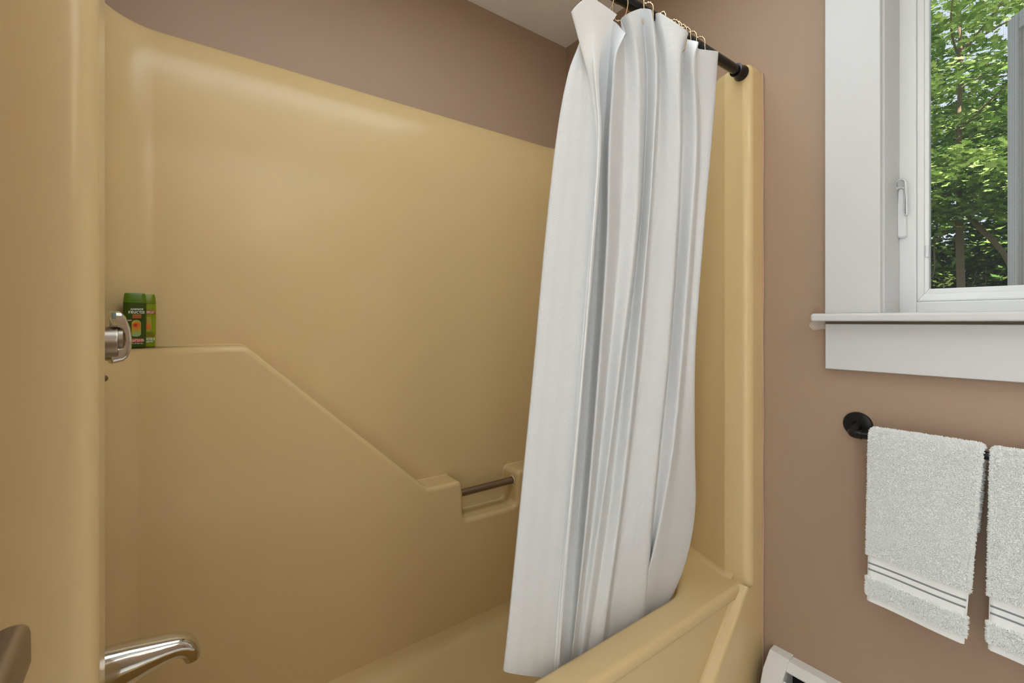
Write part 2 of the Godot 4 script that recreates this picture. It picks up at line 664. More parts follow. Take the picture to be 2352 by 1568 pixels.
	var arm := rounded([Vector3(1.1155, 1.461, 0.003), Vector3(1.1155, 1.490, 0.012), Vector3(1.1378, 1.490, 0.012), Vector3(1.1402, 1.43, 0.03), Vector3(1.1402, 1.396, 0.0035), Vector3(1.1325, 1.396, 0.0035), Vector3(1.1325, 1.4665, 0.007), Vector3(1.119, 1.4665, 0.008)], 5)
	a.solid(arm, [Vector2(0, -0.102), Vector2(0, -0.092), Vector2(-0.001, -0.0895), Vector2(-0.003, -0.088)], flat)
	part(lock, "lock_lever", a, M.vinyl)
	# the outer sash stands open, hinged at its far side
	var sash := Node3D.new()
	sash.name = "sash"
	w.add_child(sash, true)
	sash.set_meta("label", "white outer sash standing open outside the screen")
	var hinge := Vector3(0.185, 0, 1.515)
	var dir := Vector3(sin(deg_to_rad(55)), 0, -cos(deg_to_rad(55)))
	var out := Vector3(dir.z, 0, -dir.x)
	var face := Basis(dir, Vector3.UP, dir.cross(Vector3.UP))
	var sw := 0.415
	var yb := 1.165
	var yt := 1.978
	for k in 2:
		a = Acc.new()
		var at := sw - 0.022 if k == 0 else 0.022
		a.rbox(hinge + dir * at + Vector3(0, (yb + yt) / 2.0, 0), Vector3(0.044, yt - yb, 0.034), 0.003, face)
		a.rbox(hinge + dir * (at + (-0.027 if k == 0 else 0.027)) + Vector3(0, (yb + yt) / 2.0, 0), Vector3(0.012, yt - yb - 0.08, 0.02), 0.002, face)
		part(sash, "sash_stile", a, M.vinyl)
		a = Acc.new()
		a.rbox(hinge + dir * (sw / 2.0) + Vector3(0, yb + 0.024 if k == 0 else yt - 0.024, 0), Vector3(sw - 0.088, 0.048, 0.034), 0.003, face)
		part(sash, "sash_rail", a, M.vinyl)
	a = Acc.new()
	a.rbox(hinge + dir * (sw / 2.0) + Vector3(0, (yb + yt) / 2.0, 0), Vector3(sw - 0.08, yt - yb - 0.08, 0.006), 0.0005, face)
	part(sash, "pane", a, M.glass)


# ---------------------------------------------------------------- the tub and shower unit
func outline() -> Array:
	# [x, z, roll, target x, target z] along the inside of the unit, from the front at the window wall round to the front at the left wall
	var key := [Vector3(0.0015, 0.833, 0), Vector3(0.079, 0.833, 0.023), Vector3(0.079, 0.760, 0.014), Vector3(0.028, 0.615, 0.10), Vector3(0.021, 0.04, 0.09), Vector3(0.762, 0.04, 0)]
	var half := []
	half.append(Vector3(0.0015, 0.833, 0.0))
	for k in range(1, 5):
		var c := corner(Vector2(key[k - 1].x, key[k - 1].y), Vector2(key[k].x, key[k].y), Vector2(key[k + 1].x, key[k + 1].y), key[k].z, 10 if k != 2 else 6)
		for p in c:
			half.append(Vector3(p.x, p.y, 0.0 if k == 1 else 0.25 if k == 2 else 0.5 if k == 3 else lerpf(0.55, 1.0, clampf((p.x - 0.021) / 0.09, 0.0, 1.0))))
		if k == 1 or k == 4:
			# points along the long flat that follows
			var from: Vector2 = c[-1]
			var to := Vector2(key[k + 1].x, key[k + 1].y)
			for s in ([0.5] if k == 1 else [0.2, 0.4, 0.6, 0.8, 1.0]):
				var q := from.lerp(to, s)
				half.append(Vector3(q.x, q.y, 0.0 if k == 1 else 1.0))
	var out := []
	for p in half:
		out.append(p)
	for k in range(half.size() - 2, -1, -1):
		out.append(Vector3(-LEFT - half[k].x, half[k].y, half[k].z))
	return out


func tub_unit() -> void:
	var tub := thing("tub_shower_unit", "tan moulded fiberglass bathtub and shower surround in one piece", "bathtub", Vector3(-0.762, 0, 0.42))
	var line := outline()
	var count := line.size()
	var normals := []
	for k in count:
		var a: Vector3 = line[maxi(k - 1, 0)]
		var b: Vector3 = line[mini(k + 1, count - 1)]
		var d := Vector2(b.x - a.x, b.y - a.y).normalized()
		normals.append(Vector2(-d.y, d.x))     # in (e, z): towards the studs
	# check the side: on the back run the studs lie at smaller z
	var mid := int(count / 2.0)
	if normals[mid].y > 0:
		for k in count:
			normals[k] = -normals[k]
	var rows := []
	for step in [[0.001, 0.0], [0.45, 0.0], [0.9, 0.0], [1.35, 0.0], [1.70, 0.0], [1.745, 0.0006], [1.775, 0.0025], [1.80, 0.006], [1.82, 0.0105], [1.836, 0.016], [1.848, 0.0215], [1.856, 0.026], [1.861, 0.030], [1.862, 0.0335]]:
		var row := PackedVector3Array()
		for k in count:
			var p: Vector3 = line[k]
			var y: float = step[0]
			var push: float = step[1] * p.z
			if p.z < 0.5 and step[1] > 0.0:
				# the columns keep their faces and have a small round at the top
				var kk := clampf((y - 1.836) / 0.026, 0, 1)
				push = 0.010 * (1.0 - sqrt(1.0 - kk * kk))
			row.append(Vector3(-(p.x + normals[k].x * push), y, p.y + normals[k].y * push))
		rows.append(row)
	var a := Acc.new()
	a.sheet(rows)
	# the top edge runs level to the walls
	var last := PackedVector3Array()
	for k in count:
		var p: Vector3 = rows[-1][k]
		var q := p
		var back := p.z < 0.13
		if back:
			q.z = 0.0015
		if p.x > -0.13 or p.x < -1.394:
			var to := -0.0015 if p.x > -0.762 else LEFT + 0.0015
			q.x = to if not back else lerpf(p.x, to, 0.8)
		last.append(q)
	a.sheet([rows[-1], last])
	part(tub, "surround", a, M.gelcoat)

	# moulded shelf, sloping armrest and soap niche along the back
	a = Acc.new()
	var shape := rounded([
		Vector3(-1.512, 0.03, 0), Vector3(-1.512, 1.068, 0), Vector3(-1.2325, 1.068, 0.035), Vector3(-0.724, 0.594, 0.03), Vector3(-0.598, 0.594, 0.019),
		Vector3(-0.592, 0.460, 0.02), Vector3(-0.369, 0.455, 0.02), Vector3(-0.364, 0.580, 0.019), Vector3(-0.016, 0.580, 0), Vector3(-0.016, 0.03, 0)], 6)
	var lv := []
	for s in 5:
		var k := PI / 2.0 * s / 4.0
		lv.append(Vector2(0.010 * (1.0 - sin(k)) , 0.036 + 0.012 * (1.0 - cos(k))))
	lv[0].y = 0.034
	lv.append(Vector2(0.0, 0.085))
	lv.append(Vector2(0.0, 0.116))
	for s in range(1, 7):
		var k := PI / 2.0 * s / 6.0
		lv.append(Vector2(-0.014 * (1.0 - cos(k)), 0.116 + 0.014 * sin(k)))
	a.solid(shape, lv, Transform3D(), false, true)
	# round inside corner at the faucet end, below the shelf
	var fillet := []
	var lx := LEFT + 0.021
	var cap := PackedVector3Array()
	for s in 9:
		var k := PI / 2.0 * s / 8.0
		var px := lx + 0.062 - 0.062 * sin(k)
		var pz := 0.190 - 0.06 * cos(k)
		fillet.append(PackedVector3Array([Vector3(px, 0.06, pz), Vector3(px, 1.045, pz), Vector3(px - 0.004, 1.058, pz - 0.005)]))
		cap.append(Vector3(px - 0.004, 1.058, pz - 0.005))
	a.sheet(fillet, false, false, true)
	cap.append(Vector3(-1.51, 1.058, 0.12))
	a.fan(cap, Vector3.UP)
	part(tub, "moulded_ledge", a, M.gelcoat)

	# tub basin and rim
	a = Acc.new()
	var basin := []
	for r in [
		[-1.525, -0.004, 0.10, 0.8085, 0.002, 0.002, 0.350], [-1.525, -0.004, 0.10, 0.8150, 0.002, 0.002, 0.356], [-1.525, -0.004, 0.10, 0.8168, 0.002, 0.002, 0.366], [-1.525, -0.004, 0.10, 0.8168, 0.002, 0.002, 0.374],
		[-1.525, -0.004, 0.10, 0.8157, 0.002, 0.002, 0.3795], [-1.525, -0.004, 0.10, 0.8125, 0.002, 0.002, 0.3840], [-1.525, -0.004, 0.10, 0.8070, 0.002, 0.002, 0.3868], [-1.52, -0.01, 0.10, 0.802, 0.004, 0.004, 0.3872], [-1.518, -0.06, 0.105, 0.775, 0.03, 0.06, 0.3876],
		[-1.516, -0.150, 0.108, 0.750, 0.05, 0.14, 0.3872], [-1.515, -0.163, 0.110, 0.743, 0.05, 0.14, 0.3858], [-1.514, -0.171, 0.112, 0.737, 0.05, 0.14, 0.3825], [-1.513, -0.176, 0.114, 0.7325, 0.05, 0.14, 0.376], [-1.512, -0.180, 0.116, 0.730, 0.05, 0.14, 0.364],
		[-1.509, -0.200, 0.121, 0.718, 0.06, 0.14, 0.25], [-1.503, -0.228, 0.128, 0.706, 0.065, 0.14, 0.130], [-1.495, -0.240, 0.134, 0.699, 0.07, 0.138, 0.097], [-1.482, -0.254, 0.148, 0.688, 0.07, 0.13, 0.077],
		[-1.46, -0.276, 0.170, 0.668, 0.07, 0.12, 0.066], [-1.43, -0.31, 0.205, 0.635, 0.07, 0.1, 0.062], [-1.2, -0.6, 0.35, 0.5, 0.03, 0.03, 0.060]]:
		basin.append(ring(r[0], r[1], r[2], r[3], r[4], r[5], r[6]))
	a.sheet(basin, true, false, true)
	a.fan(basin[-1], Vector3.UP)
	# cove where the deck meets the end panel
	var cove := []
	var tail := []
	for k in count:
		var p: Vector3 = line[k]
		if p.x < 0.2 and p.y < 0.80 and p.y > 0.1:
			tail.append(k)
	for s in 6:
		var g := PI / 2.0 * s / 5.0
		var row := PackedVector3Array()
		for k in tail:
			var off := 0.016 * (1.0 - cos(g)) - 0.0005
			row.append(Vector3(-(line[k].x - normals[k].x * off), RIM + 0.0004 + 0.016 * (1.0 - sin(g)), line[k].y - normals[k].y * off))
		cove.append(row)
	a.sheet(cove, false, false, true)
	part(tub, "basin", a, M.gelcoat)

	# apron with a wide trapezoid recess
	a = Acc.new()
	var hole := rounded([Vector3(-0.090, 0.388, 0.0), Vector3(-0.385, 0.075, 0.03), Vector3(-1.145, 0.075, 0.03), Vector3(-1.440, 0.388, 0.0)], 5)
	# sides of the recess
	var front := PackedVector3Array()
	var levels := [[0.010, 0.8335], [0.006, 0.8330], [0.003, 0.8315], [0.0005, 0.829], [-0.001, 0.826], [-0.007, 0.812], [-0.0085, 0.8095], [-0.011, 0.8075], [-0.015, 0.806]]
	var sides := []
	for l in levels:
		var row := PackedVector3Array()
		for k in hole.size():
			var d0 := (hole[k] - hole[maxi(k - 1, 0)]).normalized()
			var d1 := (hole[mini(k + 1, hole.size() - 1)] - hole[k]).normalized()
			var m := (Vector2(d0.y, -d0.x) + Vector2(d1.y, -d1.x)).normalized()
			var away := m if m.dot(hole[k] - Vector2(-0.762, 0.35)) > 0 else -m
			var p: Vector2 = hole[k] + away * l[0]
			row.append(Vector3(p.x, minf(p.y, 0.387), l[1]))
		sides.append(row)
	a.sheet(sides, false, false, true)
	# the recessed panel
	a.fan(sides[-1], Vector3(0, 0, 1))
	# front face round the recess
	var o_edge: PackedVector3Array = sides[0]
	var border := PackedVector2Array()
	for p in o_edge:
		border.append(Vector2(p.x, p.y))
	border.append_array(PackedVector2Array([Vector2(LEFT + 0.0015, border[-1].y), Vector2(LEFT + 0.0015, 0.001), Vector2(-0.0015, 0.001), Vector2(-0.0015, border[0].y)]))
	var ids := Geometry2D.triangulate_polygon(border)
	for k in range(0, ids.size(), 3):
		var q := []
		for j in 3:
			q.append(Vector3(border[ids[k + j]].x, border[ids[k + j]].y, 0.8335))
		a.tri(q[0], q[1], q[2], Vector3(0, 0, 1))
	part(tub, "apron", a, M.gelcoat)

	# grab bar over the soap niche
	a = Acc.new()
	a.tube(PackedVector3Array([Vector3(-0.612, 0.541, 0.100), Vector3(-0.356, 0.541, 0.100)]), PackedFloat32Array([0.0125]), 20)
	var bar := part(tub, "grab_bar", a, M.dark_steel, "short dark metal bar across the soap niche")
	for s in [-1, 1]:
		a = Acc.new()
		var at := -0.3665 if s == 1 else -0.5945
		a.lathe([Vector2(0.0126, 0.0), Vector2(0.0165, 0.0), Vector2(0.0172, 0.001), Vector2(0.0165, 0.0026), Vector2(0.0135, 0.003), Vector2(0.0126, 0.0)], Transform3D(Basis(Vector3.BACK, Vector3(-s, 0, 0), Vector3.UP), Vector3(at, 0.541, 0.100)), 24)
		part(bar, "collar", a, M.cream_plastic)
	# caulk where the unit meets the window wall
	a = Acc.new()
	var bead := PackedVector3Array()
	for s in 24:
		bead.append(Vector3(-0.0034 + 0.0004 * sin(s * 2.1), lerpf(0.003, UNIT_TOP - 0.01, s / 23.0), 0.8338 + 0.0008 * sin(s * 1.3)))
	a.tube(bead, PackedFloat32Array([0.0026]), 6)
	part(tub, "caulk_bead", a, M.caulk)


func ring(x0: float, x1: float, z0: float, z1: float, r0: float, r1: float, y: float) -> PackedVector3Array:
	# a rectangle with round corners; r0 at the x0 end, r1 at the x1 end
	var out := PackedVector3Array()
	var rs := [r1, r0, r0, r1]
	var cs := [Vector2(x1 - r1, z1 - r1), Vector2(x0 + r0, z1 - r0), Vector2(x0 + r0, z0 + r0), Vector2(x1 - r1, z0 + r1)]
	for k in 4:
		for s in 13:
			var g := PI / 2.0 * (k + s / 12.0)
			out.append(Vector3(cs[k].x + rs[k] * cos(g), y, cs[k].y + rs[k] * sin(g)))
		var g2 := PI / 2.0 * (k + 1)
		var d := Vector2(cos(g2), sin(g2))
		var from: Vector2 = cs[k] + d * rs[k]
		var to: Vector2 = cs[(k + 1) % 4] + d * rs[(k + 1) % 4]
		for s in range(1, 6):
			var c: Vector2 = from.lerp(to, s / 6.0)
			out.append(Vector3(c.x, y, c.y))
	return out


# ---------------------------------------------------------------- faucet
func fittings() -> void:
	var side := Transform3D(Basis(Vector3.BACK, Vector3.RIGHT, Vector3.UP), Vector3.ZERO)     # local y -> +x
	var v := thing("shower_valve", "chrome single-lever shower valve on the tub end wall above the spout", "faucet", Vector3(-1.504, 1.092, 0.43))
	var a := Acc.new()
	a.lathe([Vector2(0.055, 0.0), Vector2(0.055, 0.002), Vector2(0.050, 0.004), Vector2(0.036, 0.007), Vector2(0.030, 0.008), Vector2(0.0, 0.008)], side.translated(Vector3(-1.508, 1.092, 0.43)), 40)
	part(v, "escutcheon", a, M.chrome)
	a = Acc.new()
	a.lathe([Vector2(0.029, 0.0), Vector2(0.029, 0.0440), Vector2(0.0275, 0.0462), Vector2(0.018, 0.0475), Vector2(0.0, 0.0485)], side.translated(Vector3(-1.506, 1.092, 0.43)), 40)
	part(v, "stem", a, M.brushed_metal)
	a = Acc.new()
	a.lathe([Vector2(0.0, 0.0), Vector2(0.0225, 0.0), Vector2(0.0225, 0.006), Vector2(0.019, 0.0085), Vector2(0.0, 0.0095)], side.translated(Vector3(-1.4600, 1.0975, 0.430)), 32)
	part(v, "hub", a, M.brushed_metal)
	a = Acc.new()
	# a bowed C: outer edge, inner edge and half width at each station
	var bow := [
		[-1.4737, 1.1435, -1.4740, 1.1345, 0.0120], [-1.4722, 1.1470, -1.4722, 1.1205, 0.0150], [-1.4690, 1.1479, -1.4690, 1.1188, 0.0165], [-1.4600, 1.1480, -1.4625, 1.1192, 0.0180], [-1.4530, 1.1400, -1.4592, 1.1160, 0.0190],
		[-1.4465, 1.1200, -1.4568, 1.1080, 0.0200], [-1.4440, 1.1000, -1.4560, 1.1005, 0.0200], [-1.4445, 1.0820, -1.4576, 1.0930, 0.0200], [-1.4490, 1.0670, -1.4606, 1.0872, 0.0190], [-1.4550, 1.0603, -1.4660, 1.0868, 0.0180],
		[-1.4690, 1.0573, -1.4715, 1.0878, 0.0165], [-1.4712, 1.0590, -1.4738, 1.0870, 0.0155], [-1.4730, 1.0680, -1.4744, 1.0820, 0.0125]]
	var loops := []
	for q in bow:
		var row := PackedVector3Array()
		var c := Vector3((q[0] + q[2]) / 2.0, (q[1] + q[3]) / 2.0, 0.430)
		var h := Vector3((q[0] - q[2]) / 2.0, (q[1] - q[3]) / 2.0, 0.0)
		for k in 32:
			var g := TAU * k / 32.0
			row.append(c + h * signf(cos(g)) * pow(absf(cos(g)), 0.5) + Vector3(0, 0, q[4] * signf(sin(g)) * pow(absf(sin(g)), 0.62)))
		loops.append(row)
	a.sheet(loops, true, false, true)
	a.fan(loops[0], Vector3(-1, 0.2, 0).normalized())
	a.fan(loops[-1], Vector3(-1, -0.2, 0).normalized())
	var turned := Transform3D(Basis(Vector3.UP, 0.30), Vector3.ZERO)
	var pivot := Vector3(-1.458, 1.1, 0.430)
	for k in a.v.size():
		a.v[k] = pivot + turned * (a.v[k] - pivot) - Vector3(0.0015, 0, 0)
		a.n[k] = turned.basis * a.n[k]
	var lever := part(v, "lever", a, M.chrome)
	a = Acc.new()
	a.rbox(pivot + turned * (Vector3(-1.4705, 1.1400, 0.4455) - pivot), Vector3(0.0055, 0.011, 0.0030), 0.0009, turned.basis)
	part(lever, "indicator_button", a, M.button, "small blue-green button on the lever end")
	a = Acc.new()
	a.lathe([Vector2(0.015, 0.0), Vector2(0.013, 0.018), Vector2(0.008, 0.026), Vector2(0.0035, 0.0315), Vector2(0.0, 0.0325)], side.translated(Vector3(-1.5065, 1.033, 0.43)), 24)
	part(v, "diverter_knob", a, M.dark_steel, "small pointed knob below the lever")

	var s := thing("tub_spout", "polished chrome bathtub spout low on the tub end wall", "faucet", Vector3(-1.504, 0.535, 0.43))
	a = Acc.new()
	# stations: top point and bottom point in the x-y plane, half width
	var st := [
		[-1.5075, 0.5725, -1.5075, 0.478, 0.030], [-1.4768, 0.5703, -1.4768, 0.4865, 0.030], [-1.4446, 0.5673, -1.4446, 0.4987, 0.0285], [-1.4207, 0.5636, -1.4207, 0.5077, 0.0265],
		[-1.3959, 0.5597, -1.3959, 0.5150, 0.0245], [-1.380, 0.5567, -1.3831, 0.5168, 0.0232], [-1.3690, 0.5535, -1.3765, 0.5153, 0.0222], [-1.3570, 0.5464, -1.3715, 0.5115, 0.0212],
		[-1.3480, 0.5330, -1.3692, 0.5070, 0.0200], [-1.3435, 0.5180, -1.3680, 0.5040, 0.0190], [-1.3430, 0.5070, -1.3672, 0.5026, 0.0180]]
	var rows := []
	for q in st:
		var row := PackedVector3Array()
		var top := Vector3(q[0], q[1], 0.43)
		var bot := Vector3(q[2], q[3], 0.43)
		var c := (top + bot) / 2.0
		var h := (top - bot) / 2.0
		for k in 28:
			var g := TAU * k / 28.0
			# a squarish oval
			var cs := signf(cos(g)) * pow(absf(cos(g)), 0.8)
			var sn := signf(sin(g)) * pow(absf(sin(g)), 0.8)
			row.append(c + h * cs + Vector3(0, 0, q[4] * sn))
		rows.append(row)
	a.sheet(rows, true, false, true)
	part(s, "body", a, M.chrome)
	a = Acc.new()
	a.fan(rows[-1], Vector3(0.3, -1, 0).normalized())
	part(s, "outlet", a, M.dark_inside)  # flat dark disc, shade of the spout hollow put into the colour


# ---------------------------------------------------------------- rod, rings, curtain
func rod_and_rings() -> void:
	var y := 1.837
	var z := 0.81
	var rod := thing("curtain_rod", "dark bronze tension shower rod with flared ends across the tub front", "curtain rod", Vector3(-0.762, y, z))
	var a := Acc.new()
	a.tube(PackedVector3Array([Vector3(-1.44, y, z), Vector3(-0.60, y, z)]), PackedFloat32Array([0.0145]), 24)
	part(rod, "tube", a, M.bronze)
	a = Acc.new()
	a.tube(PackedVector3Array([Vector3(-0.61, y, z), Vector3(-0.082, y, z)]), PackedFloat32Array([0.0132]), 24)
	part(rod, "tube", a, M.bronze)
	for s in [-1, 1]:
		a = Acc.new()
		var at := -0.0785 if s == 1 else LEFT + 0.0785
		a.lathe([Vector2(0.0, 0.0), Vector2(0.0205, 0.0), Vector2(0.0215, 0.002), Vector2(0.0213, 0.006), Vector2(0.0192, 0.014), Vector2(0.0175, 0.022), Vector2(0.0172, 0.027), Vector2(0.0182, 0.0275), Vector2(0.0182, 0.033), Vector2(0.0165, 0.034), Vector2(0.0132, 0.034)], Transform3D(Basis(Vector3.BACK, Vector3(-s, 0, 0), Vector3.UP), Vector3(at, y, z)), 32)
		part(rod, "flared_end", a, M.bronze)

	# one ring, then its copies
	var xs := [-0.301, -0.336, -0.366, -0.383, -0.399, -0.414, -0.456, -0.513, -0.540, -0.601, -0.647, -0.712]
	var tilt := [0.10, -0.05, 0.22, 0.15, -0.08, 0.30, -0.35, 0.12, -0.18, 0.10, 0.28, -0.12]
	var words := ["first", "second", "third", "fourth", "fifth", "sixth", "seventh", "eighth", "ninth", "tenth", "eleventh", "twelfth"]
	var first: Node3D
	for k in xs.size():
		var r: Node3D
		var label := "brass wire curtain ring, %s along the rod from its flared end by the window wall" % words[k]
		if k == 0:
			r = thing("curtain_ring", label, "curtain ring", Vector3(xs[0], y, z), "brass curtain rings on the rod")
			first = r
			a = Acc.new()
			var path := PackedVector3Array()
			for s in 26:
				var g := PI * (-0.08 + 1.16 * s / 25.0)
				path.append(Vector3(0, 0.002 + 0.0190 * sin(g), 0.0190 * cos(g)))
			# the front leg goes down to the curtain, the hind leg to a hook below
			path.insert(0, Vector3(0, -0.025, 0.0195))
			path.insert(0, Vector3(0, -0.043, 0.0150))
			path.insert(0, Vector3(0, -0.050, 0.0080))
			path.insert(0, Vector3(0, -0.052, 0.0))
			path.insert(0, Vector3(0, -0.049, -0.006))
			path.append(Vector3(0, -0.025, -0.0185))
			path.append(Vector3(0, -0.045, -0.0120))
			path.append(Vector3(0, -0.052, -0.0040))
			for q in path.size():
				path[q] += r.position
			a.tube(path, PackedFloat32Array([0.00125]), 8)
			part(r, "wire", a, M.brass_wire)
			for q in 5:
				a = Acc.new()
				var g := PI / 2.0 + (q - 2) * 0.34
				var c := r.position + Vector3(0, 0.002 + 0.0190 * sin(g), 0.0190 * cos(g))
				var prof := []
				for s in 9:
					var h := -PI / 2.0 + PI * s / 8.0
					prof.append(Vector2(0.0028 * cos(h), 0.0028 * sin(h)))
				a.lathe(prof, Transform3D(Basis.IDENTITY, c), 12)
				part(r, "roller_ball", a, M.brass_wire)
			r.rotation.y = tilt[0]
		else:
			r = first.duplicate()
			r.name = "curtain_ring_%03d" % k
			add_child(r, true)
			r.position = Vector3(xs[k], y, z)
			r.rotation.y = tilt[k]
			tag(r, label)


const LEVELS := [0.0, 0.03, 0.08, 0.16, 0.3, 0.5, 0.68, 0.82, 0.92, 1.0]
# every fold line of the curtain, from its free hem to its far edge: height of its top and bottom, then x and z down its length (at LEVELS)
const FOLDS := [
	[1.734, 0.330, [-0.683, -0.706, -0.717, -0.699, -0.697, -0.703, -0.703, -0.700, -0.695, -0.699], [0.870, 0.859, 0.853, 0.843, 0.825, 0.799, 0.768, 0.740, 0.720, 0.715]],
	[1.731, 0.335, [-0.764, -0.743, -0.733, -0.709, -0.708, -0.714, -0.714, -0.710, -0.703, -0.708], [0.875, 0.864, 0.858, 0.847, 0.829, 0.804, 0.773, 0.743, 0.722, 0.717]],
	[1.699, 0.340, [-0.796, -0.759, -0.723, -0.698, -0.701, -0.708, -0.710, -0.709, -0.705, -0.710], [0.861, 0.847, 0.841, 0.831, 0.813, 0.788, 0.759, 0.734, 0.716, 0.711]],
	[1.740, 0.405, [-0.728, -0.730, -0.756, -0.775, -0.790, -0.803, -0.815, -0.825, -0.832, -0.843], [0.830, 0.820, 0.813, 0.803, 0.785, 0.759, 0.735, 0.716, 0.702, 0.697]],
	[1.738, 0.400, [-0.688, -0.694, -0.706, -0.721, -0.732, -0.745, -0.763, -0.781, -0.793, -0.805], [0.797, 0.787, 0.780, 0.770, 0.752, 0.726, 0.707, 0.696, 0.687, 0.682]],
	[1.782, 0.305, [-0.617, -0.618, -0.621, -0.623, -0.616, -0.616, -0.624, -0.635, -0.643, -0.653], [0.803, 0.797, 0.790, 0.779, 0.761, 0.734, 0.713, 0.700, 0.690, 0.685]],
	[1.720, 0.310, [-0.638, -0.654, -0.657, -0.655, -0.641, -0.641, -0.640, -0.643, -0.646, -0.658], [0.855, 0.843, 0.837, 0.827, 0.809, 0.783, 0.755, 0.731, 0.713, 0.708]],
	[1.779, 0.310, [-0.610, -0.592, -0.581, -0.574, -0.564, -0.570, -0.583, -0.599, -0.611, -0.626], [0.819, 0.812, 0.806, 0.795, 0.776, 0.750, 0.727, 0.710, 0.698, 0.692]],
	[1.776, 0.310, [-0.617, -0.587, -0.567, -0.554, -0.543, -0.564, -0.579, -0.593, -0.606, -0.626], [0.847, 0.840, 0.833, 0.823, 0.804, 0.778, 0.751, 0.727, 0.710, 0.705]],
	[1.824, 0.310, [-0.550, -0.536, -0.516, -0.504, -0.499, -0.515, -0.533, -0.553, -0.571, -0.592], [0.825, 0.822, 0.815, 0.804, 0.785, 0.758, 0.733, 0.714, 0.701, 0.695]],
	[1.798, 0.310, [-0.561, -0.542, -0.524, -0.517, -0.514, -0.520, -0.529, -0.536, -0.543, -0.562], [0.860, 0.855, 0.848, 0.837, 0.819, 0.792, 0.763, 0.736, 0.716, 0.711]],
	[1.836, 0.310, [-0.493, -0.476, -0.456, -0.447, -0.444, -0.447, -0.461, -0.481, -0.499, -0.518], [0.815, 0.813, 0.806, 0.795, 0.776, 0.748, 0.725, 0.708, 0.696, 0.691]],
	[1.829, 0.310, [-0.496, -0.477, -0.454, -0.437, -0.425, -0.424, -0.433, -0.441, -0.447, -0.462], [0.837, 0.835, 0.828, 0.817, 0.798, 0.770, 0.744, 0.722, 0.706, 0.700]],
	[1.804, 0.310, [-0.424, -0.439, -0.436, -0.417, -0.403, -0.399, -0.403, -0.398, -0.389, -0.397], [0.858, 0.853, 0.847, 0.836, 0.817, 0.790, 0.761, 0.734, 0.715, 0.710]],
	[1.827, 0.310, [-0.365, -0.379, -0.368, -0.352, -0.337, -0.333, -0.342, -0.351, -0.352, -0.360], [0.819, 0.816, 0.810, 0.799, 0.779, 0.752, 0.728, 0.710, 0.698, 0.692]],
	[1.801, 0.310, [-0.371, -0.383, -0.365, -0.344, -0.337, -0.334, -0.335, -0.357, -0.397, -0.445], [0.853, 0.848, 0.841, 0.831, 0.812, 0.785, 0.757, 0.731, 0.713, 0.708]],
	[1.798, 0.310, [-0.349, -0.340, -0.321, -0.303, -0.295, -0.289, -0.284, -0.294, -0.325, -0.363], [0.841, 0.836, 0.829, 0.818, 0.800, 0.773, 0.746, 0.724, 0.708, 0.702]],
	[1.816, 0.310, [-0.271, -0.270, -0.268, -0.268, -0.270, -0.262, -0.222, -0.186, -0.214, -0.321], [0.847, 0.843, 0.837, 0.826, 0.807, 0.780, 0.752, 0.728, 0.710, 0.705]],
	[1.858, 0.310, [-0.198, -0.205, -0.206, -0.206, -0.207, -0.198, -0.183, -0.178, -0.235, -0.311], [0.795, 0.795, 0.788, 0.777, 0.757, 0.729, 0.708, 0.696, 0.687, 0.681]],
]


func fold_at(f: Array, v: float) -> Vector3:
	var bottom: float = (f[1] - f[0]) / (0.30 - f[0])
	var k := v * bottom
	var j := 0
	while j < LEVELS.size() - 2 and LEVELS[j + 1] < k:
		j += 1
	var s: float = (k - LEVELS[j]) / (LEVELS[j + 1] - LEVELS[j])
	var q := []
	for axis in [2, 3]:
		var l: Array = f[axis]
		var p1: float = l[j]
		var p2: float = l[j + 1]
		var h: float = LEVELS[j + 1] - LEVELS[j]
		var m1: float = (l[j + 1] - l[maxi(j - 1, 0)]) / (LEVELS[j + 1] - LEVELS[maxi(j - 1, 0)]) * h
		var m2: float = (l[mini(j + 2, 9)] - l[j]) / (LEVELS[mini(j + 2, 9)] - LEVELS[j]) * h
		var s2 := s * s
		var s3 := s2 * s
		q.append(p1 * (2 * s3 - 3 * s2 + 1) + m1 * (s3 - 2 * s2 + s) + p2 * (3 * s2 - 2 * s3) + m2 * (s3 - s2))
	return Vector3(q[0], lerpf(f[0], f[1], v), q[1])


func catmull(a: Vector3, b: Vector3, c: Vector3, d: Vector3, s: float) -> Vector3:
	# tight at the ridges, so that the folds stay crisp
	var m1 := (c - a) * 0.36
	var m2 := (d - b) * 0.36
	var s2 := s * s
	var s3 := s2 * s
	return b * (2 * s3 - 3 * s2 + 1) + m1 * (s3 - 2 * s2 + s) + c * (3 * s2 - 2 * s3) + m2 * (s3 - s2)


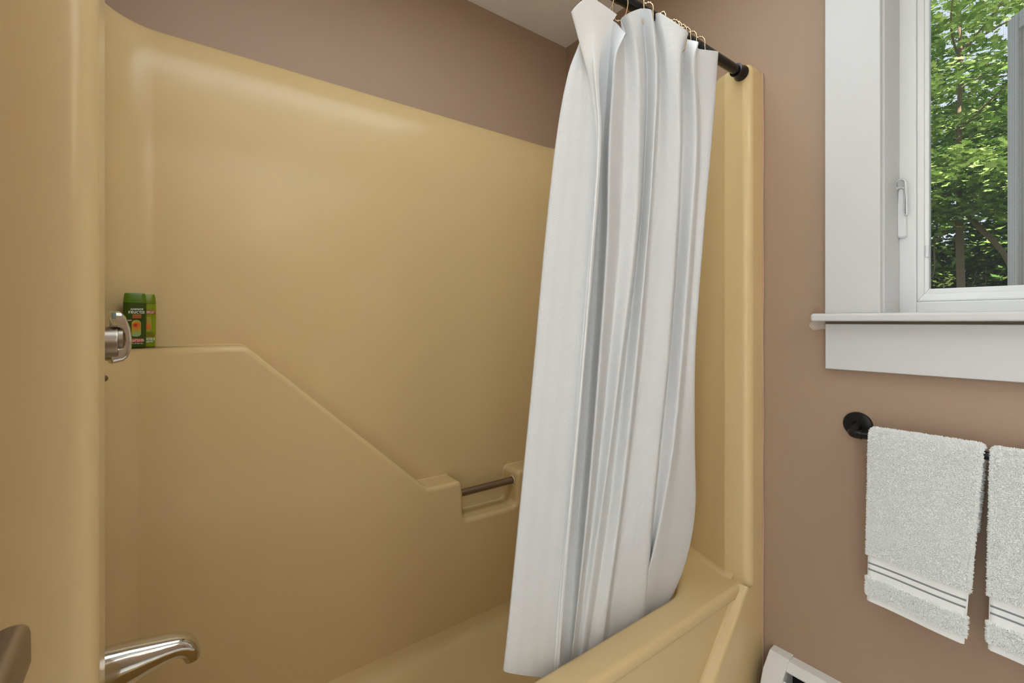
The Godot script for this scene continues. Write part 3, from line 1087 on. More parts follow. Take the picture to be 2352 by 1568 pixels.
func curtain() -> void:
	var c := thing("shower_curtain", "white herringbone fabric shower curtain gathered at one end of the bronze rod", "curtain", Vector3(-0.5, 1.8, 0.8))
	var down := 70
	var steps := 8
	var count := FOLDS.size()
	var grid := []
	var us := PackedFloat32Array()
	for r in down + 1:
		var v := float(r) / down
		v = v * v * 0.35 + v * 0.65
		var line := []
		for f in FOLDS:
			line.append(fold_at(f, v))
		var row := PackedVector3Array()
		for k in count - 1:
			var a: Vector3 = line[maxi(k - 1, 0)]
			var d: Vector3 = line[mini(k + 2, count - 1)]
			for s in steps:
				row.append(catmull(a, line[k], line[k + 1], d, float(s) / steps))
		row.append(line[-1])
		# faint slack in the cloth
		for k in row.size():
			row[k].z += 0.0012 * sin(k * 0.55 + v * 9.0) * v
			row[k].x += 0.0012 * sin(k * 0.31 + v * 13.0) * v
		grid.append(row)
	# width along the cloth, for the weave
	var mid: PackedVector3Array = grid[int(down / 2.0)]
	var total := 0.0
	for k in mid.size():
		if k:
			total += mid[k].distance_to(mid[k - 1])
		us.append(total)
	var cut := steps * 2      # the hem strip
	sheet_pair(c, "side_hem", grid, us, 0, cut, 0.0011, M.hem_cloth)
	sheet_pair(c, "cloth", grid, us, cut, mid.size() - 1, 0.0006, M.curtain_cloth)
	# stitch line along the side hem
	var a := Acc.new()
	var path := PackedVector3Array()
	for r in range(22, down + 1):
		path.append(grid[r][cut] + Vector3(-0.0012, 0, 0.0016))
	a.tube(path, PackedFloat32Array([0.0006]), 5)
	part(c, "stitching", a, M.hem_cloth)


func sheet_pair(parent: Node3D, called: String, grid: Array, us: PackedFloat32Array, from: int, to: int, half: float, m: Material) -> void:
	var h := grid.size()
	var a := Acc.new()
	var front := []
	var back := []
	var vs := PackedFloat32Array()
	for r in h:
		var f := PackedVector3Array()
		var b := PackedVector3Array()
		for k in range(from, to + 1):
			var du: Vector3 = grid[r][mini(k + 1, grid[r].size() - 1)] - grid[r][maxi(k - 1, 0)]
			var dv: Vector3 = grid[mini(r + 1, h - 1)][k] - grid[maxi(r - 1, 0)][k]
			var nn := du.cross(dv).normalized()
			f.append(grid[r][k] + nn * half)
			b.append(grid[r][k] - nn * half)
		front.append(f)
		back.append(b)
		vs.append(grid[r][from].y)
	var u := us.slice(from, to + 1)
	a.sheet(front, false, false, false, u, vs)
	a.sheet(back, false, false, true, u, vs)
	a.sheet([front[0], back[0]], false, false, true)
	a.sheet([front[-1], back[-1]])
	var e0 := []
	var e1 := []
	for r in h:
		e0.append(PackedVector3Array([front[r][0], back[r][0]]))
		e1.append(PackedVector3Array([front[r][-1], back[r][-1]]))
	a.sheet(e0)
	a.sheet(e1, false, false, true)
	part(parent, called, a, m)


# ---------------------------------------------------------------- bottles
func bottle(called: String, label: String, at: Vector3, turn: float, body: Material, cap: Material) -> Node3D:
	var b := thing(called, label, "bottle", Vector3.ZERO, "green bottles on the moulded shelf")
	var rows := []
	# height, half width, half depth
	for q in [[0.0, 0.0185, 0.011], [0.0015, 0.0198, 0.0122], [0.004, 0.0203, 0.0128], [0.03, 0.0210, 0.0134], [0.06, 0.0214, 0.0136], [0.085, 0.0215, 0.0136], [0.1035, 0.0212, 0.0134]]:
		rows.append(oval(q[1], q[2], q[0]))
	var a := Acc.new()
	a.sheet(rows, true, false, false)
	a.fan(rows[0], Vector3.DOWN)
	a.fan(rows[-1], Vector3.UP)
	part(b, "body", a, body)
	a = Acc.new()
	rows = []
	for q in [[0.1040, 0.0205, 0.0128], [0.1042, 0.0211, 0.0133], [0.112, 0.0206, 0.0130], [0.1235, 0.0192, 0.0122], [0.1262, 0.0186, 0.0117], [0.1270, 0.0172, 0.0105]]:
		rows.append(oval(q[1], q[2], q[0]))
	a.sheet(rows, true, false, false)
	a.fan(rows[-1], Vector3.UP)
	part(b, "cap", a, cap)
	b.position = at
	b.rotation.y = turn
	return b


func oval(hx: float, hz: float, y: float) -> PackedVector3Array:
	var row := PackedVector3Array()
	for k in 40:
		var g := -TAU * k / 40.0
		row.append(Vector3(hx * signf(cos(g)) * pow(absf(cos(g)), 0.5), y, hz * signf(sin(g)) * pow(absf(sin(g)), 0.62)))
	return row


func lettering(b: Node3D, called: String, words: String, high: float, at: Vector3, m: Material, squeeze := 1.0, upside := false) -> void:
	var t := TextMesh.new()
	var f := SystemFont.new()
	f.font_names = PackedStringArray(["Droid Sans"])
	f.font_weight = 700
	t.font = f
	t.text = words
	t.font_size = 32
	t.pixel_size = high / 23.0
	t.depth = 0.0004
	t.curve_step = 2.0
	t.material = m
	var o := MeshInstance3D.new()
	o.name = called
	o.mesh = t
	b.add_child(o, true)
	o.position = at
	o.scale = Vector3(squeeze, 1, 1)
	if upside:
		o.rotation.z = PI


func bottles() -> void:
	var z := 0.01385
	var b := bottle("shampoo_bottle", "dark green shampoo bottle with upright white lettering, in front on the tub shelf", Vector3(-1.4545, 1.0685, 0.0955), 0.06, M.green_dark, M.green_cap)
	lettering(b, "brand_lettering", "GARNIER", 0.0040, Vector3(0.0035, 0.0895, z), M.print_white, 0.95)
	lettering(b, "brand_lettering", "FRUCTIS", 0.0058, Vector3(0.003, 0.0825, z), M.print_white, 0.92)
	var a := Acc.new()
	a.rbox(Vector3(0.0035, 0.0735, z), Vector3(0.016, 0.0095, 0.0006), 0.0002)
	stick(b, "amber_panel", a, M.print_amber)
	a = Acc.new()
	a.rbox(Vector3(0.002, 0.0672, z), Vector3(0.026, 0.0007, 0.0006), 0.0002)
	stick(b, "printed_line", a, M.dark_inside)
	a = Acc.new()
	a.rbox(Vector3(-0.0095, 0.0640, z), Vector3(0.0068, 0.0026, 0.0006), 0.0002)
	stick(b, "new_tag", a, M.print_red)
	lettering(b, "tag_lettering", "NEW", 0.0018, Vector3(-0.0095, 0.0640, z + 0.0004), M.print_white)
	# pill-shaped picture with a fruit
	a = Acc.new()
	a.rbox(Vector3(0.0025, 0.0465, z), Vector3(0.0168, 0.0375, 0.0006), 0.0002)
	a = Acc.new()
	var pill := rounded([Vector3(-0.006, 0.0265, 0.007), Vector3(0.0108, 0.0265, 0.007), Vector3(0.0108, 0.0650, 0.008), Vector3(-0.006, 0.0650, 0.008)], 8)
	a.solid(pill, [Vector2(0, z - 0.0003), Vector2(0, z + 0.0003)], Transform3D())
	stick(b, "picture_panel", a, M.print_yellow)
	a = Acc.new()
	a.lathe([Vector2(0.0075, 0.0), Vector2(0.0072, 0.0004), Vector2(0.0, 0.0005)], Transform3D(Basis(Vector3.RIGHT, Vector3.BACK, Vector3.DOWN), Vector3(0.0026, 0.0525, z + 0.0002)), 28)
	stick(b, "printed_fruit", a, M.print_orange)
	a = Acc.new()
	a.lathe([Vector2(0.0036, 0.0), Vector2(0.0, 0.0002)], Transform3D(Basis(Vector3.RIGHT, Vector3.BACK, Vector3.DOWN), Vector3(0.0010, 0.0530, z + 0.0007)), 20)
	stick(b, "fruit_centre", a, M.print_red)
	a = Acc.new()
	var low := rounded([Vector3(-0.0055, 0.0270, 0.006), Vector3(0.0103, 0.0270, 0.006), Vector3(0.0103, 0.0380, 0.003), Vector3(-0.0055, 0.0340, 0.003)], 6)
	a.solid(low, [Vector2(0, z), Vector2(0, z + 0.0005)], Transform3D())
	stick(b, "printed_leaves", a, M.print_pale)
	a = Acc.new()
	a.rbox(Vector3(0.001, 0.0180, z), Vector3(0.0265, 0.0090, 0.0006), 0.0002)
	stick(b, "red_panel", a, M.print_red)
	lettering(b, "panel_lettering", "UP TO 3 DAYS SLEEK", 0.0021, Vector3(0.001, 0.0195, z + 0.0004), M.print_white, 1.0)
	lettering(b, "panel_lettering", "FOR FRIZZY, DRY HAIR", 0.0021, Vector3(0.001, 0.0163, z + 0.0004), M.print_white, 0.92)
	lettering(b, "volume_lettering", "3 FL OZ (89 mL)", 0.0020, Vector3(0.0035, 0.0110, z), M.print_white, 1.0)

	b = bottle("shampoo_bottle_001", "lime green bottle with upside-down lettering, half hidden behind the dark green one", Vector3(-1.4375, 1.0685, 0.0645), 0.10, M.green_lime, M.green_lime_cap)
	a = Acc.new()
	a.rbox(Vector3(0.0075, 0.0835, z), Vector3(0.022, 0.0085, 0.0006), 0.0002)
	stick(b, "red_panel", a, M.print_red)
	lettering(b, "panel_lettering", "FOR FRIZZY,", 0.0021, Vector3(0.0085, 0.0852, z + 0.0004), M.print_white, 1.0, true)
	lettering(b, "panel_lettering", "DRY HAIR", 0.0021, Vector3(0.0085, 0.0820, z + 0.0004), M.print_white, 1.0, true)
	a = Acc.new()
	var pill2 := rounded([Vector3(-0.007, 0.0380, 0.007), Vector3(0.0115, 0.0380, 0.007), Vector3(0.0115, 0.0730, 0.008), Vector3(-0.007, 0.0730, 0.008)], 8)
	a.solid(pill2, [Vector2(0, z - 0.0003), Vector2(0, z + 0.0003)], Transform3D())
	stick(b, "picture_panel", a, M.print_yellow)
	a = Acc.new()
	a.lathe([Vector2(0.0078, 0.0), Vector2(0.0072, 0.0004), Vector2(0.0, 0.0005)], Transform3D(Basis(Vector3.RIGHT, Vector3.BACK, Vector3.DOWN), Vector3(0.003, 0.0500, z + 0.0002)), 28)
	stick(b, "printed_fruit", a, M.print_orange)
	a = Acc.new()
	a.rbox(Vector3(0.006, 0.0345, z), Vector3(0.022, 0.0007, 0.0006), 0.0002)
	stick(b, "printed_line", a, M.dark_inside)
	lettering(b, "word_lettering", "OILY", 0.0060, Vector3(0.0085, 0.0285, z), M.print_amber, 1.0, true)
	lettering(b, "brand_lettering", "FRUCTIS", 0.0060, Vector3(0.0030, 0.0200, z), M.print_white, 0.9, true)
	lettering(b, "brand_lettering", "GARNIER", 0.0042, Vector3(0.0030, 0.0135, z), M.print_white, 0.9, true)


func stick(b: Node3D, called: String, a: Acc, m: Material) -> void:
	var o := MeshInstance3D.new()
	o.name = called
	o.mesh = a.mesh()
	o.mesh.surface_set_material(0, m)
	b.add_child(o, true)


# ---------------------------------------------------------------- towel bar and towels
const BAR := Vector3(-0.048, 0.856, 0.0)


func towels() -> void:
	var t := thing("towel_bar", "black towel bar on round wall plates below the window", "towel bar", Vector3(0, 0.871, 1.35))
	var a := Acc.new()
	for z in [1.064, 1.64]:
		a = Acc.new()
		a.lathe([Vector2(0.0315, 0.0), Vector2(0.0315, 0.004), Vector2(0.030, 0.0065), Vector2(0.023, 0.0085), Vector2(0.012, 0.0095), Vector2(0.0, 0.0095)], Transform3D(Basis(Vector3.BACK, Vector3.LEFT, Vector3.DOWN), Vector3(0, 0.871, z)), 40)
		part(t, "wall_plate", a, M.black_metal)
		a = Acc.new()
		var s := 1.0 if z < 1.3 else -1.0
		var path := PackedVector3Array([Vector3(-0.006, 0.869, z), Vector3(-0.022, 0.864, z), Vector3(-0.036, 0.859, z)])
		for k in 6:
			var g := PI / 2.0 * k / 5.0
			path.append(Vector3(-0.036 - 0.012 * sin(g), 0.8575 - 0.0015 * k / 5.0, z + s * 0.012 * (1.0 - cos(g))))
		path.append(Vector3(-0.048, 0.856, z + s * 0.022))
		a.tube(path, PackedFloat32Array([0.0122, 0.0108, 0.0105, 0.0105]), 18)
		part(t, "elbow_post", a, M.black_metal)
	a = Acc.new()
	a.tube(PackedVector3Array([Vector3(BAR.x, BAR.y, 1.074), Vector3(BAR.x, BAR.y, 1.63)]), PackedFloat32Array([0.0085]), 18)
	part(t, "bar", a, M.black_metal)

	var first := towel(1.107, "white terry hand towel with two grey stripes, hanging next to the bar's visible wall plate")
	var second: Node3D = first.duplicate()
	second.name = "hand_towel_001"
	add_child(second, true)
	second.position.z += 0.201
	second.position.y -= 0.002
	tag(second, "white striped hand towel farther along the bar from the visible wall plate")


func towel_point(s: float, j: float, z0: float, r_out: float) -> Array:
	# s: metres along the towel from the front hem over the bar to the back hem; j: 0..1 across. Returns [point, outward normal]
	var front := 0.385
	var arc := PI * r_out
	var p := Vector3.ZERO
	var nn := Vector3(-1, 0, 0)
	var k := 0.0
	if s < front:
		k = 1.0 - s / front
		p = Vector3(BAR.x - r_out - 0.004 * k, BAR.y - (front - s), 0)
	elif s < front + arc:
		var g := PI * (s - front) / arc
		nn = Vector3(-cos(g), sin(g), 0)
		p = Vector3(BAR.x, BAR.y, 0) + nn * r_out
	else:
		nn = Vector3(1, 0, 0)
		k = (s - front - arc) / 0.36
		p = Vector3(BAR.x + r_out, BAR.y - (s - front - arc), 0)
	var za := z0 - 0.006 * k
	var zb := z0 + 0.185 - 0.024 * k
	p.z = lerpf(za, zb, j)
	p.x += 0.003 * k * sin(j * 5.0 + 0.6)
	p.y -= 0.010 * k * (j - 0.2) if s < front else 0.0
	return [p, nn]


func towel(z0: float, label: String) -> Node3D:
	var t := thing("hand_towel", label, "towel", Vector3(BAR.x, BAR.y + 0.02, z0 + 0.09), "white hand towels on the towel bar")
	var r := 0.0155
	# front hem to back hem: [from, to, half thickness, material, part name]
	var bands := [[0.0, 0.016, 0.0035, "towel_band", "hem"], [0.016, 0.060, 0.0062, "terry", "terry_cloth"], [0.060, 0.110, 0.0042, "towel_band", "woven_band"], [0.110, 0.735, 0.0062, "terry", "terry_cloth"]]
	for b in bands:
		var rows := []
		var n := maxi(6, int((b[1] - b[0]) / 0.006))
		for q in n + 1:
			var s: float = lerpf(b[0], b[1], float(q) / n)
			# soft shoulders where the thickness changes
			var edge := minf(s - b[0], b[1] - s)
			var half: float = b[2] * (1.0 if b[3] == "towel_band" else lerpf(0.72, 1.0, smoothstep(0.0, 0.006, edge)))
			var row := PackedVector3Array()
			var across := 40
			for k in 2 * across:
				var back := k >= across
				var j := float(k) / (across - 1) if not back else float(2 * across - 1 - k) / (across - 1)
				var pn := towel_point(s, j, z0, r)
				var rim := clampf(minf(j, 1.0 - j) / 0.035, 0.0, 1.0)
				var hh := half * sqrt(1.0 - (1.0 - rim) * (1.0 - rim)) + 0.0002
				row.append(pn[0] + pn[1] * (hh if not back else -hh))
			rows.append(row)
		var a := Acc.new()
		a.sheet(rows, true, false, true)
		a.sheet([close(rows[0]), rows[0]], true, false, true)
		a.sheet([rows[-1], close(rows[-1])], true, false, true)
		part(t, b[4], a, M[b[3]])
	# two grey stripes woven into the band
	for y in [0.076, 0.0905]:
		var rows := []
		for q in 3:
			var row := PackedVector3Array()
			for k in 41:
				var pn := towel_point(y + (q - 1) * 0.0022, lerpf(0.012, 0.988, k / 40.0), z0, r)
				row.append(pn[0] + pn[1] * (0.0043 + (0.0010 if q == 1 else 0.0)))
			rows.append(row)
		var a := Acc.new()
		a.sheet(rows, false, false, true)
		part(t, "stripe", a, M.towel_stripe)
	# the pile: many small loops standing on the terry
	var loops := MultiMesh.new()
	loops.transform_format = MultiMesh.TRANSFORM_3D
	var tuft := Acc.new()
	tuft.lathe([Vector2(0.0, 0.0), Vector2(0.55, 0.15), Vector2(0.62, 0.5), Vector2(0.38, 0.85), Vector2(0.0, 1.0)], Transform3D(), 6)
	var tm := tuft.mesh()
	tm.surface_set_material(0, M.terry)
	loops.mesh = tm
	var where: Array[Transform3D] = []
	for b in [[0.017, 0.0595], [0.1105, 0.60]]:
		var area: float = (b[1] - b[0]) * 0.185
		for k in int(area / 0.0000017):
			var s := rng.randf_range(b[0], b[1])
			var j := rng.randf()
			if rng.randf() < 0.10:
				j = (rng.randf() * 0.02) if rng.randf() < 0.5 else 1.0 - rng.randf() * 0.02
			var pn := towel_point(s, j, z0, r)
			var rim := clampf(minf(j, 1.0 - j) / 0.035, 0.0, 1.0)
			var hh := 0.0060 * sqrt(1.0 - (1.0 - rim) * (1.0 - rim))
			var nn: Vector3 = pn[1]
			nn = (nn + Vector3(0, 0, (j - 0.5) * 2.0 * (1.0 - rim) * 1.6)).normalized()
			nn = (nn + Vector3(rng.randf_range(-0.5, 0.5), rng.randf_range(-0.7, 0.25), rng.randf_range(-0.5, 0.5))).normalized()
			var sd := nn.cross(Vector3(0.2, 0.5, 0.84)).normalized()
			var fw := sd.cross(nn)
			var wide := rng.randf_range(0.0013, 0.0023)
			var long := rng.randf_range(0.0038, 0.0072)
			where.append(Transform3D(Basis(sd * wide, nn * long, fw * wide), pn[0] + pn[1] * (hh - 0.0012) - t.position))
	loops.instance_count = where.size()
	for k in where.size():
		loops.set_instance_transform(k, where[k])
	var o := MultiMeshInstance3D.new()
	o.name = "terry_pile"
	o.multimesh = loops
	o.set_meta("kind", "stuff")
	t.add_child(o, true)
	return t


func close(row: PackedVector3Array) -> PackedVector3Array:
	# the same outline drawn in to its middle line
	var out := PackedVector3Array()
	var n := row.size()
	for k in n:
		out.append((row[k] + row[n - 1 - k]) / 2.0)
	return out


# ---------------------------------------------------------------- baseboard heater
func heater() -> void:
	var z0 := 0.862
	var z1 := 2.30
	var h := thing("baseboard_heater", "white electric baseboard heater on the wall beside the tub end", "heater", Vector3(0, 0, 1.58))
	var turn := Transform3D(Basis(Vector3(-1, 0, 0), Vector3(0, 1, 0), Vector3(0, 0, 1)), Vector3.ZERO)     # local x: away from the wall
	var cap := rounded([Vector3(0.0, 0.02, 0), Vector3(0.0, 0.206, 0.001), Vector3(0.026, 0.203, 0.004), Vector3(0.0665, 0.168, 0.012), Vector3(0.0865, 0.122, 0.012), Vector3(0.0905, 0.075, 0.02), Vector3(0.0905, 0.02, 0.003)], 5)
	var a := Acc.new()
	a.solid(cap, [Vector2(-0.003, z0), Vector2(-0.0008, z0 + 0.0008), Vector2(0, z0 + 0.003), Vector2(0, z0 + 0.052), Vector2(-0.0015, z0 + 0.0525)], turn)
	part(h, "end_cap", a, M.heater_white)
	a = Acc.new()
	a.solid(cap, [Vector2(-0.0015, z1 - 0.0525), Vector2(0, z1 - 0.052), Vector2(0, z1 - 0.003), Vector2(-0.003, z1)], turn)
	part(h, "end_cap", a, M.heater_white)
	var s0 := z0 + 0.05
	var s1 := z1 - 0.05
	# bent sheet over the top, front sheet, inside
	for q in [
			["top_panel", M.heater_white, [Vector2(0.0005, 0.201), Vector2(0.026, 0.198), Vector2(0.0455, 0.181), Vector2(0.0445, 0.178), Vector2(0.0245, 0.1945), Vector2(0.0005, 0.197)]],
			["front_panel", M.heater_white, [Vector2(0.0790, 0.132), Vector2(0.0835, 0.118), Vector2(0.0865, 0.075), Vector2(0.0865, 0.025), Vector2(0.0840, 0.025), Vector2(0.0840, 0.075), Vector2(0.0805, 0.118), Vector2(0.0760, 0.130)]],
			["back_pan", M.dark_inside, [Vector2(0.0005, 0.03), Vector2(0.0005, 0.196), Vector2(0.006, 0.196), Vector2(0.006, 0.045), Vector2(0.083, 0.045), Vector2(0.083, 0.03)]]]:
		a = Acc.new()
		for k in q[2].size():
			var p: Vector2 = q[2][k]
			var r: Vector2 = q[2][(k + 1) % q[2].size()]
			a.sheet([PackedVector3Array([turn * Vector3(p.x, p.y, s0), turn * Vector3(p.x, p.y, s1)]), PackedVector3Array([turn * Vector3(r.x, r.y, s0), turn * Vector3(r.x, r.y, s1)])])
		part(h, q[0], a, q[1])
	# louvre slat across the outlet
	a = Acc.new()
	var louvre := Basis(Vector3.BACK, 0.75)
	a.rbox(Vector3(-0.0615, 0.1545, (s0 + s1) / 2.0), Vector3(0.0115, 0.0022, s1 - s0), 0.0009, louvre)
	part(h, "slat", a, M.heater_white)
	# fins on the heating tube behind it
	a = Acc.new()
	a.tube(PackedVector3Array([Vector3(-0.040, 0.095, s0), Vector3(-0.040, 0.095, s1)]), PackedFloat32Array([0.007]), 12)
	part(h, "heating_tube", a, M.aluminium)
	a = Acc.new()
	for k in 90:
		var zz := s0 + 0.06 + k * (s1 - s0 - 0.12) / 89.0
		a.rbox(Vector3(-0.042, 0.10, zz), Vector3(0.056, 0.062, 0.0006), 0.0002)
	var o := part(h, "fins", a, M.aluminium)
	o.set_meta("kind", "stuff")
	# sheet metal supports seen through the outlet
	for zz in [0.985, 1.35, 1.8]:
		a = Acc.new()
		a.rbox(Vector3(-0.035, 0.152, zz), Vector3(0.05, 0.05, 0.012), 0.0008)
		part(h, "bracket", a, M.aluminium)


# ---------------------------------------------------------------- small things
func small_things() -> void:
	# clear plastic hook under the window stool
	var h := thing("plastic_hook", "small clear plastic hook under the end of the window stool", "hook", Vector3(-0.012, 1.12, 0.975))
	var flat := Transform3D(Basis(Vector3(0, 0, 1), Vector3(0, 1, 0), Vector3(-1, 0, 0)), Vector3.ZERO)
	var a := Acc.new()
	var shape := rounded([Vector3(0.9640, 1.1302, 0.001), Vector3(0.9555, 1.1225, 0.004), Vector3(0.9580, 1.1160, 0.003), Vector3(0.9650, 1.1092, 0.002), Vector3(0.9725, 1.1085, 0.002), Vector3(0.9780, 1.1110, 0.001), Vector3(0.9940, 1.1105, 0.001), Vector3(0.9940, 1.1302, 0.0)], 4)
	a.solid(shape, [Vector2(-0.001, 0.001), Vector2(0, 0.002), Vector2(0, 0.004), Vector2(-0.001, 0.005)], flat)
	part(h, "plate", a, M.clear_plastic)
	a = Acc.new()
	var loop := PackedVector3Array()
	for k in shape.size():
		loop.append(Vector3(-0.0055, shape[k].y - 0.0006, shape[k].x))
	a.tube(loop, PackedFloat32Array([0.0011]), 6, true)
	var eye := PackedVector3Array()
	for k in 20:
		var g := TAU * k / 20.0
		eye.append(Vector3(-0.0058, 1.1215 + 0.0042 * sin(g), 0.9705 + 0.0062 * cos(g)))
	a.tube(eye, PackedFloat32Array([0.0010]), 6, true)
	part(h, "rim", a, M.clear_plastic)

	# metal lever on the wall next to the camera, only its end shows
	var l := thing("lever_handle", "brushed metal lever end poking in at the lower corner before the tub flange", "handle", Vector3(LEFT, 0.93, 1.17))
	a = Acc.new()
	a.lathe([Vector2(0.026, 0.0), Vector2(0.026, 0.006), Vector2(0.023, 0.009), Vector2(0.0, 0.009)], Transform3D(Basis(Vector3.FORWARD, Vector3.RIGHT, Vector3.UP), Vector3(LEFT, 0.925, 1.205)), 32)
	part(l, "wall_plate", a, M.brushed_metal)
	a = Acc.new()
	a.tube(PackedVector3Array([Vector3(LEFT + 0.006, 0.925, 1.205), Vector3(LEFT + 0.062, 0.930, 1.205)]), PackedFloat32Array([0.010]), 18)
	part(l, "neck", a, M.brushed_metal)
	a = Acc.new()
	a.rbox(Vector3(LEFT + 0.066, 0.9345, 1.152), Vector3(0.016, 0.030, 0.138), 0.0065, Basis(Vector3.RIGHT, 0.06))
	part(l, "lever", a, M.brushed_metal)


# ---------------------------------------------------------------- outside
func leaf_mesh(lobed: bool) -> ArrayMesh:
	# one leaf, about 1 long, lying in x-z with its tip at +z, folded a little along the middle
	var half: Array
	if lobed:
		half = [Vector2(0.0, 0.0), Vector2(0.22, 0.02), Vector2(0.30, 0.16), Vector2(0.52, 0.30), Vector2(0.36, 0.42), Vector2(0.48, 0.66), Vector2(0.22, 0.62), Vector2(0.16, 0.80), Vector2(0.0, 1.0)]
	else:
		half = [Vector2(0.0, 0.0), Vector2(0.16, 0.10), Vector2(0.27, 0.35), Vector2(0.22, 0.65), Vector2(0.0, 1.0)]
	var a := Acc.new()
	for s in [-1.0, 1.0]:
		for k in range(half.size() - 1):
			var p := Vector3(half[k].x * s, half[k].x * 0.22, half[k].y)
			var q := Vector3(half[k + 1].x * s, half[k + 1].x * 0.22, half[k + 1].y)
			var c := Vector3(0, 0, 0.45)
			var nn := (p - c).cross(q - c)
			if nn.length() < 1e-5:
				continue
			a.tri(c, p, q, (nn if nn.y > 0 else -nn).normalized())
	var m := a.mesh()
	m.surface_set_material(0, M.leaf)
	return m


func foliage(parent: Node3D, mesh: ArrayMesh, sprays: Array, per_spray: int, size: Vector2, colours: Array, droop: float, spread := 0.42) -> void:
	var mm := MultiMesh.new()
	mm.transform_format = MultiMesh.TRANSFORM_3D
	mm.use_colors = true
	mm.mesh = mesh
	mm.instance_count = sprays.size() * per_spray
	var at := 0
	for c in sprays:
		var lean := Vector3(rng.randf_range(-0.35, 0.25), 1.0, rng.randf_range(-0.35, 0.35)).normalized()
		var tone := rng.randf()
		for k in per_spray:
			var g := rng.randf() * TAU
			var d := sqrt(rng.randf()) * spread
			var p: Vector3 = c + Vector3(cos(g) * d, rng.randf_range(-0.07, 0.07) - d * 0.25, sin(g) * d)
			p.y += -lean.x * cos(g) * d - lean.z * sin(g) * d
			var up := (lean + Vector3(rng.randf_range(-0.5, 0.5), 0.0, rng.randf_range(-0.5, 0.5))).normalized()
			var out := Vector3(cos(g) + rng.randf_range(-0.7, 0.7), -droop, sin(g) + rng.randf_range(-0.7, 0.7))
			out = (out - up * out.dot(up)).normalized()
			var side := up.cross(out)
			var s := rng.randf_range(size.x, size.y)
			mm.set_instance_transform(at, Transform3D(Basis(side * s, up * s, out * s), p - parent.position))
			var col: Color = colours[0].lerp(colours[1], clampf(tone * 0.6 + rng.randf() * 0.4, 0, 1))
			mm.set_instance_color(at, col)
			at += 1
	var o := MultiMeshInstance3D.new()
	o.name = "foliage"
	o.multimesh = mm
	o.set_meta("kind", "stuff")
	parent.add_child(o, true)


func limb(a: Acc, from: Vector3, to: Vector3, r0: float, r1: float, bend := 0.06) -> void:
	var path := PackedVector3Array()
	var radii := PackedFloat32Array()
	var off := Vector3(rng.randf_range(-1, 1), rng.randf_range(-0.4, 0.4), rng.randf_range(-1, 1)) * bend
	for k in 9:
		var s := k / 8.0
		path.append(from.lerp(to, s) + off * sin(PI * s) + off.cross(Vector3.UP) * 0.5 * sin(TAU * s))
		radii.append(lerpf(r0, r1, s))
	a.tube(path, radii, 8)


func cloud(centre: Vector3, radius: Vector3, n: int, shell := 0.35) -> Array:
	var out := []
	while out.size() < n:
		var p := Vector3(rng.randf_range(-1, 1), rng.randf_range(-1, 1), rng.randf_range(-1, 1))
		if p.length() <= 1.0 and p.length() >= shell:
			out.append(centre + p * radius)
	return out


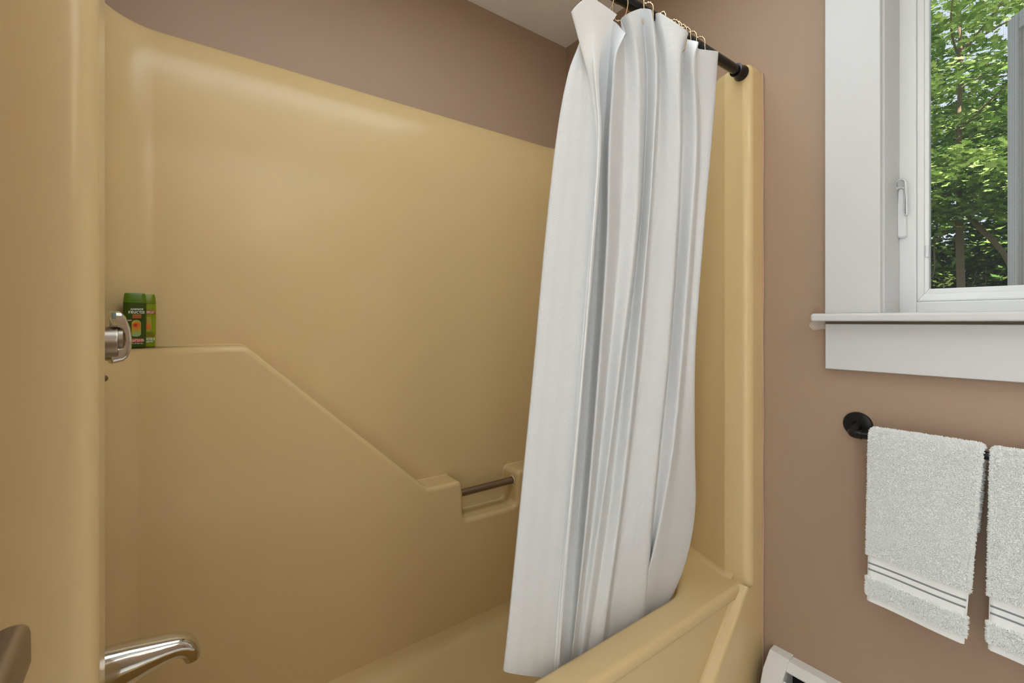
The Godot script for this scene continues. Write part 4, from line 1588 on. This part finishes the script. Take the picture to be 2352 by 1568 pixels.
func outside() -> void:
	var a := Acc.new()
	a.rbox(Vector3(15.2, -0.6, -1.0), Vector3(29.8, 0.4, 34.0), 0.05)
	var g := part(self, "ground", a, M.grass_ground)
	tag(g, "shaded green ground outside below the trees", "ground", "", "structure")
	a = Acc.new()
	var slope := []
	for k in 9:
		var row := PackedVector3Array()
		for q in 25:
			var zz := -18.0 + 36.0 * q / 24.0
			row.append(Vector3(16.0 + k * 2.2, -0.45 + 0.75 * k + 0.25 * sin(zz * 0.9 + k) + 0.2 * sin(k * 2.0), zz))
		slope.append(row)
	a.sheet(slope)
	g = part(self, "hillside", a, M.grass_ground)
	tag(g, "dark wooded slope rising behind the trees", "hillside", "", "structure")
	var maple := leaf_mesh(true)
	var plain_leaf := leaf_mesh(false)
	var bright := [Color(0.09, 0.20, 0.035), Color(0.38, 0.50, 0.19)]  # upper tone whitened, sun highlights put into the leaf colour
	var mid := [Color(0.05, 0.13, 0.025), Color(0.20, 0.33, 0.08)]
	var dark := [Color(0.025, 0.075, 0.015), Color(0.07, 0.15, 0.035)]  # shade of the deep wood put into the leaf colour

	# the maple whose low boughs catch the sun
	var t := thing("maple_tree", "leafy maple with a thin grey trunk and low sunlit boughs outside the window", "tree", Vector3(7.5, -0.4, 0.02))
	a = Acc.new()
	limb(a, Vector3(7.5, -0.42, 0.03), Vector3(7.5, 2.7, 0.02), 0.055, 0.042, 0.03)
	limb(a, Vector3(7.5, 2.65, 0.02), Vector3(7.48, 6.4, -0.03), 0.034, 0.016, 0.06)
	part(t, "trunk", a, M.bark)
	a = Acc.new()
	limb(a, Vector3(7.5, 2.68, 0.08), Vector3(7.45, 1.62, 0.52), 0.036, 0.026, 0.09)
	part(t, "bough", a, M.bark)
	a = Acc.new()
	limb(a, Vector3(7.5, 2.62, 0.07), Vector3(7.4, 2.25, -0.22), 0.018, 0.012, 0.03)
	limb(a, Vector3(7.4, 2.25, -0.22), Vector3(7.4, 1.75, -0.25), 0.012, 0.008, 0.02)
	part(t, "bough", a, M.bark)
	for k in 10:
		var y := rng.randf_range(2.8, 5.6)
		var ang := rng.randf() * TAU
		a = Acc.new()
		limb(a, Vector3(7.5, y, 0.0), Vector3(7.5 + cos(ang) * 1.4, y + 0.5, sin(ang) * 1.4), 0.016, 0.005, 0.1)
		part(t, "bough", a, M.bark)
	var sprays := cloud(Vector3(7.0, 2.95, 0.1), Vector3(0.9, 0.45, 1.9), 110, 0.0)
	sprays.append_array(cloud(Vector3(7.3, 4.7, -0.1), Vector3(1.5, 1.5, 2.2), 150, 0.3))
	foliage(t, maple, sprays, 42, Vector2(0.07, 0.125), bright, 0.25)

	# denser trees further back
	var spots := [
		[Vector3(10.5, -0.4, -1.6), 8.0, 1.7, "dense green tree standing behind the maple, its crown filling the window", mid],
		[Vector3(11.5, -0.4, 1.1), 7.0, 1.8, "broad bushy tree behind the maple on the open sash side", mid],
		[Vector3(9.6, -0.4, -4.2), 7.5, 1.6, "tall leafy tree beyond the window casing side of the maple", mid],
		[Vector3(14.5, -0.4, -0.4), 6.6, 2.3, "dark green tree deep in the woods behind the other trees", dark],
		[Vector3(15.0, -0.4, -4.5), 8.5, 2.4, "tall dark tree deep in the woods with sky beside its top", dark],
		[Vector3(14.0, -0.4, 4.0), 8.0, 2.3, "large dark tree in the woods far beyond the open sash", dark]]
	var n := 0
	for s in spots:
		var at: Vector3 = s[0]
		t = thing("woodland_tree" if n == 0 else "woodland_tree_%03d" % n, s[3], "tree", at, "trees of the wood behind the maple")
		a = Acc.new()
		limb(a, at, at + Vector3(0, s[1] * 0.9, 0), 0.10, 0.03, 0.12)
		part(t, "trunk", a, M.bark)
		for k in 9:
			a = Acc.new()
			var y: float = at.y + s[1] * rng.randf_range(0.25, 0.85)
			var ang := rng.randf() * TAU
			limb(a, Vector3(at.x, y, at.z), Vector3(at.x + cos(ang) * s[2] * 0.8, y + 0.6, at.z + sin(ang) * s[2] * 0.8), 0.03, 0.008, 0.15)
			part(t, "bough", a, M.bark)
		var cl := cloud(at + Vector3(0, s[1] * 0.60, 0), Vector3(s[2], s[1] * 0.42, s[2]), 240, 0.4)
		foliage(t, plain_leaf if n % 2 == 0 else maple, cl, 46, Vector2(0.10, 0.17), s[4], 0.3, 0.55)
		n += 1
	# thickets under them
	var low := [[Vector3(9.0, -0.4, 1.35), "twiggy brown-green thicket below the maple, beside the leaning branch"], [Vector3(9.0, -0.4, -1.45), "twiggy dark thicket below the maple beside its trunk"], [Vector3(12.4, -0.4, 0.0), "low dark thicket deeper in the wood behind the maple trunk"]]
	n = 0
	for s in low:
		var at: Vector3 = s[0]
		t = thing("thicket" if n == 0 else "thicket_%03d" % n, s[1], "shrub", at, "thickets under the trees")
		a = Acc.new()
		for k in 110:
			var p := at + Vector3(rng.randf_range(-0.8, 0.8), rng.randf_range(0.0, 1.2), rng.randf_range(-1.0, 1.0))
			var q := p + Vector3(rng.randf_range(-0.5, 0.5), rng.randf_range(0.3, 1.5), rng.randf_range(-0.6, 0.6))
			limb(a, p, q, rng.randf_range(0.006, 0.014), 0.003, 0.12)
		var o := part(t, "twigs", a, M.twig)
		o.set_meta("kind", "stuff")
		foliage(t, plain_leaf, cloud(at + Vector3(0.4, 1.3, 0), Vector3(0.7, 1.3, 1.0), 110, 0.0), 40, Vector2(0.05, 0.10), [Color(0.04, 0.07, 0.015), Color(0.13, 0.20, 0.04)], 0.3, 0.4)  # dark tones put the shade under the trees into the leaf colour
		n += 1
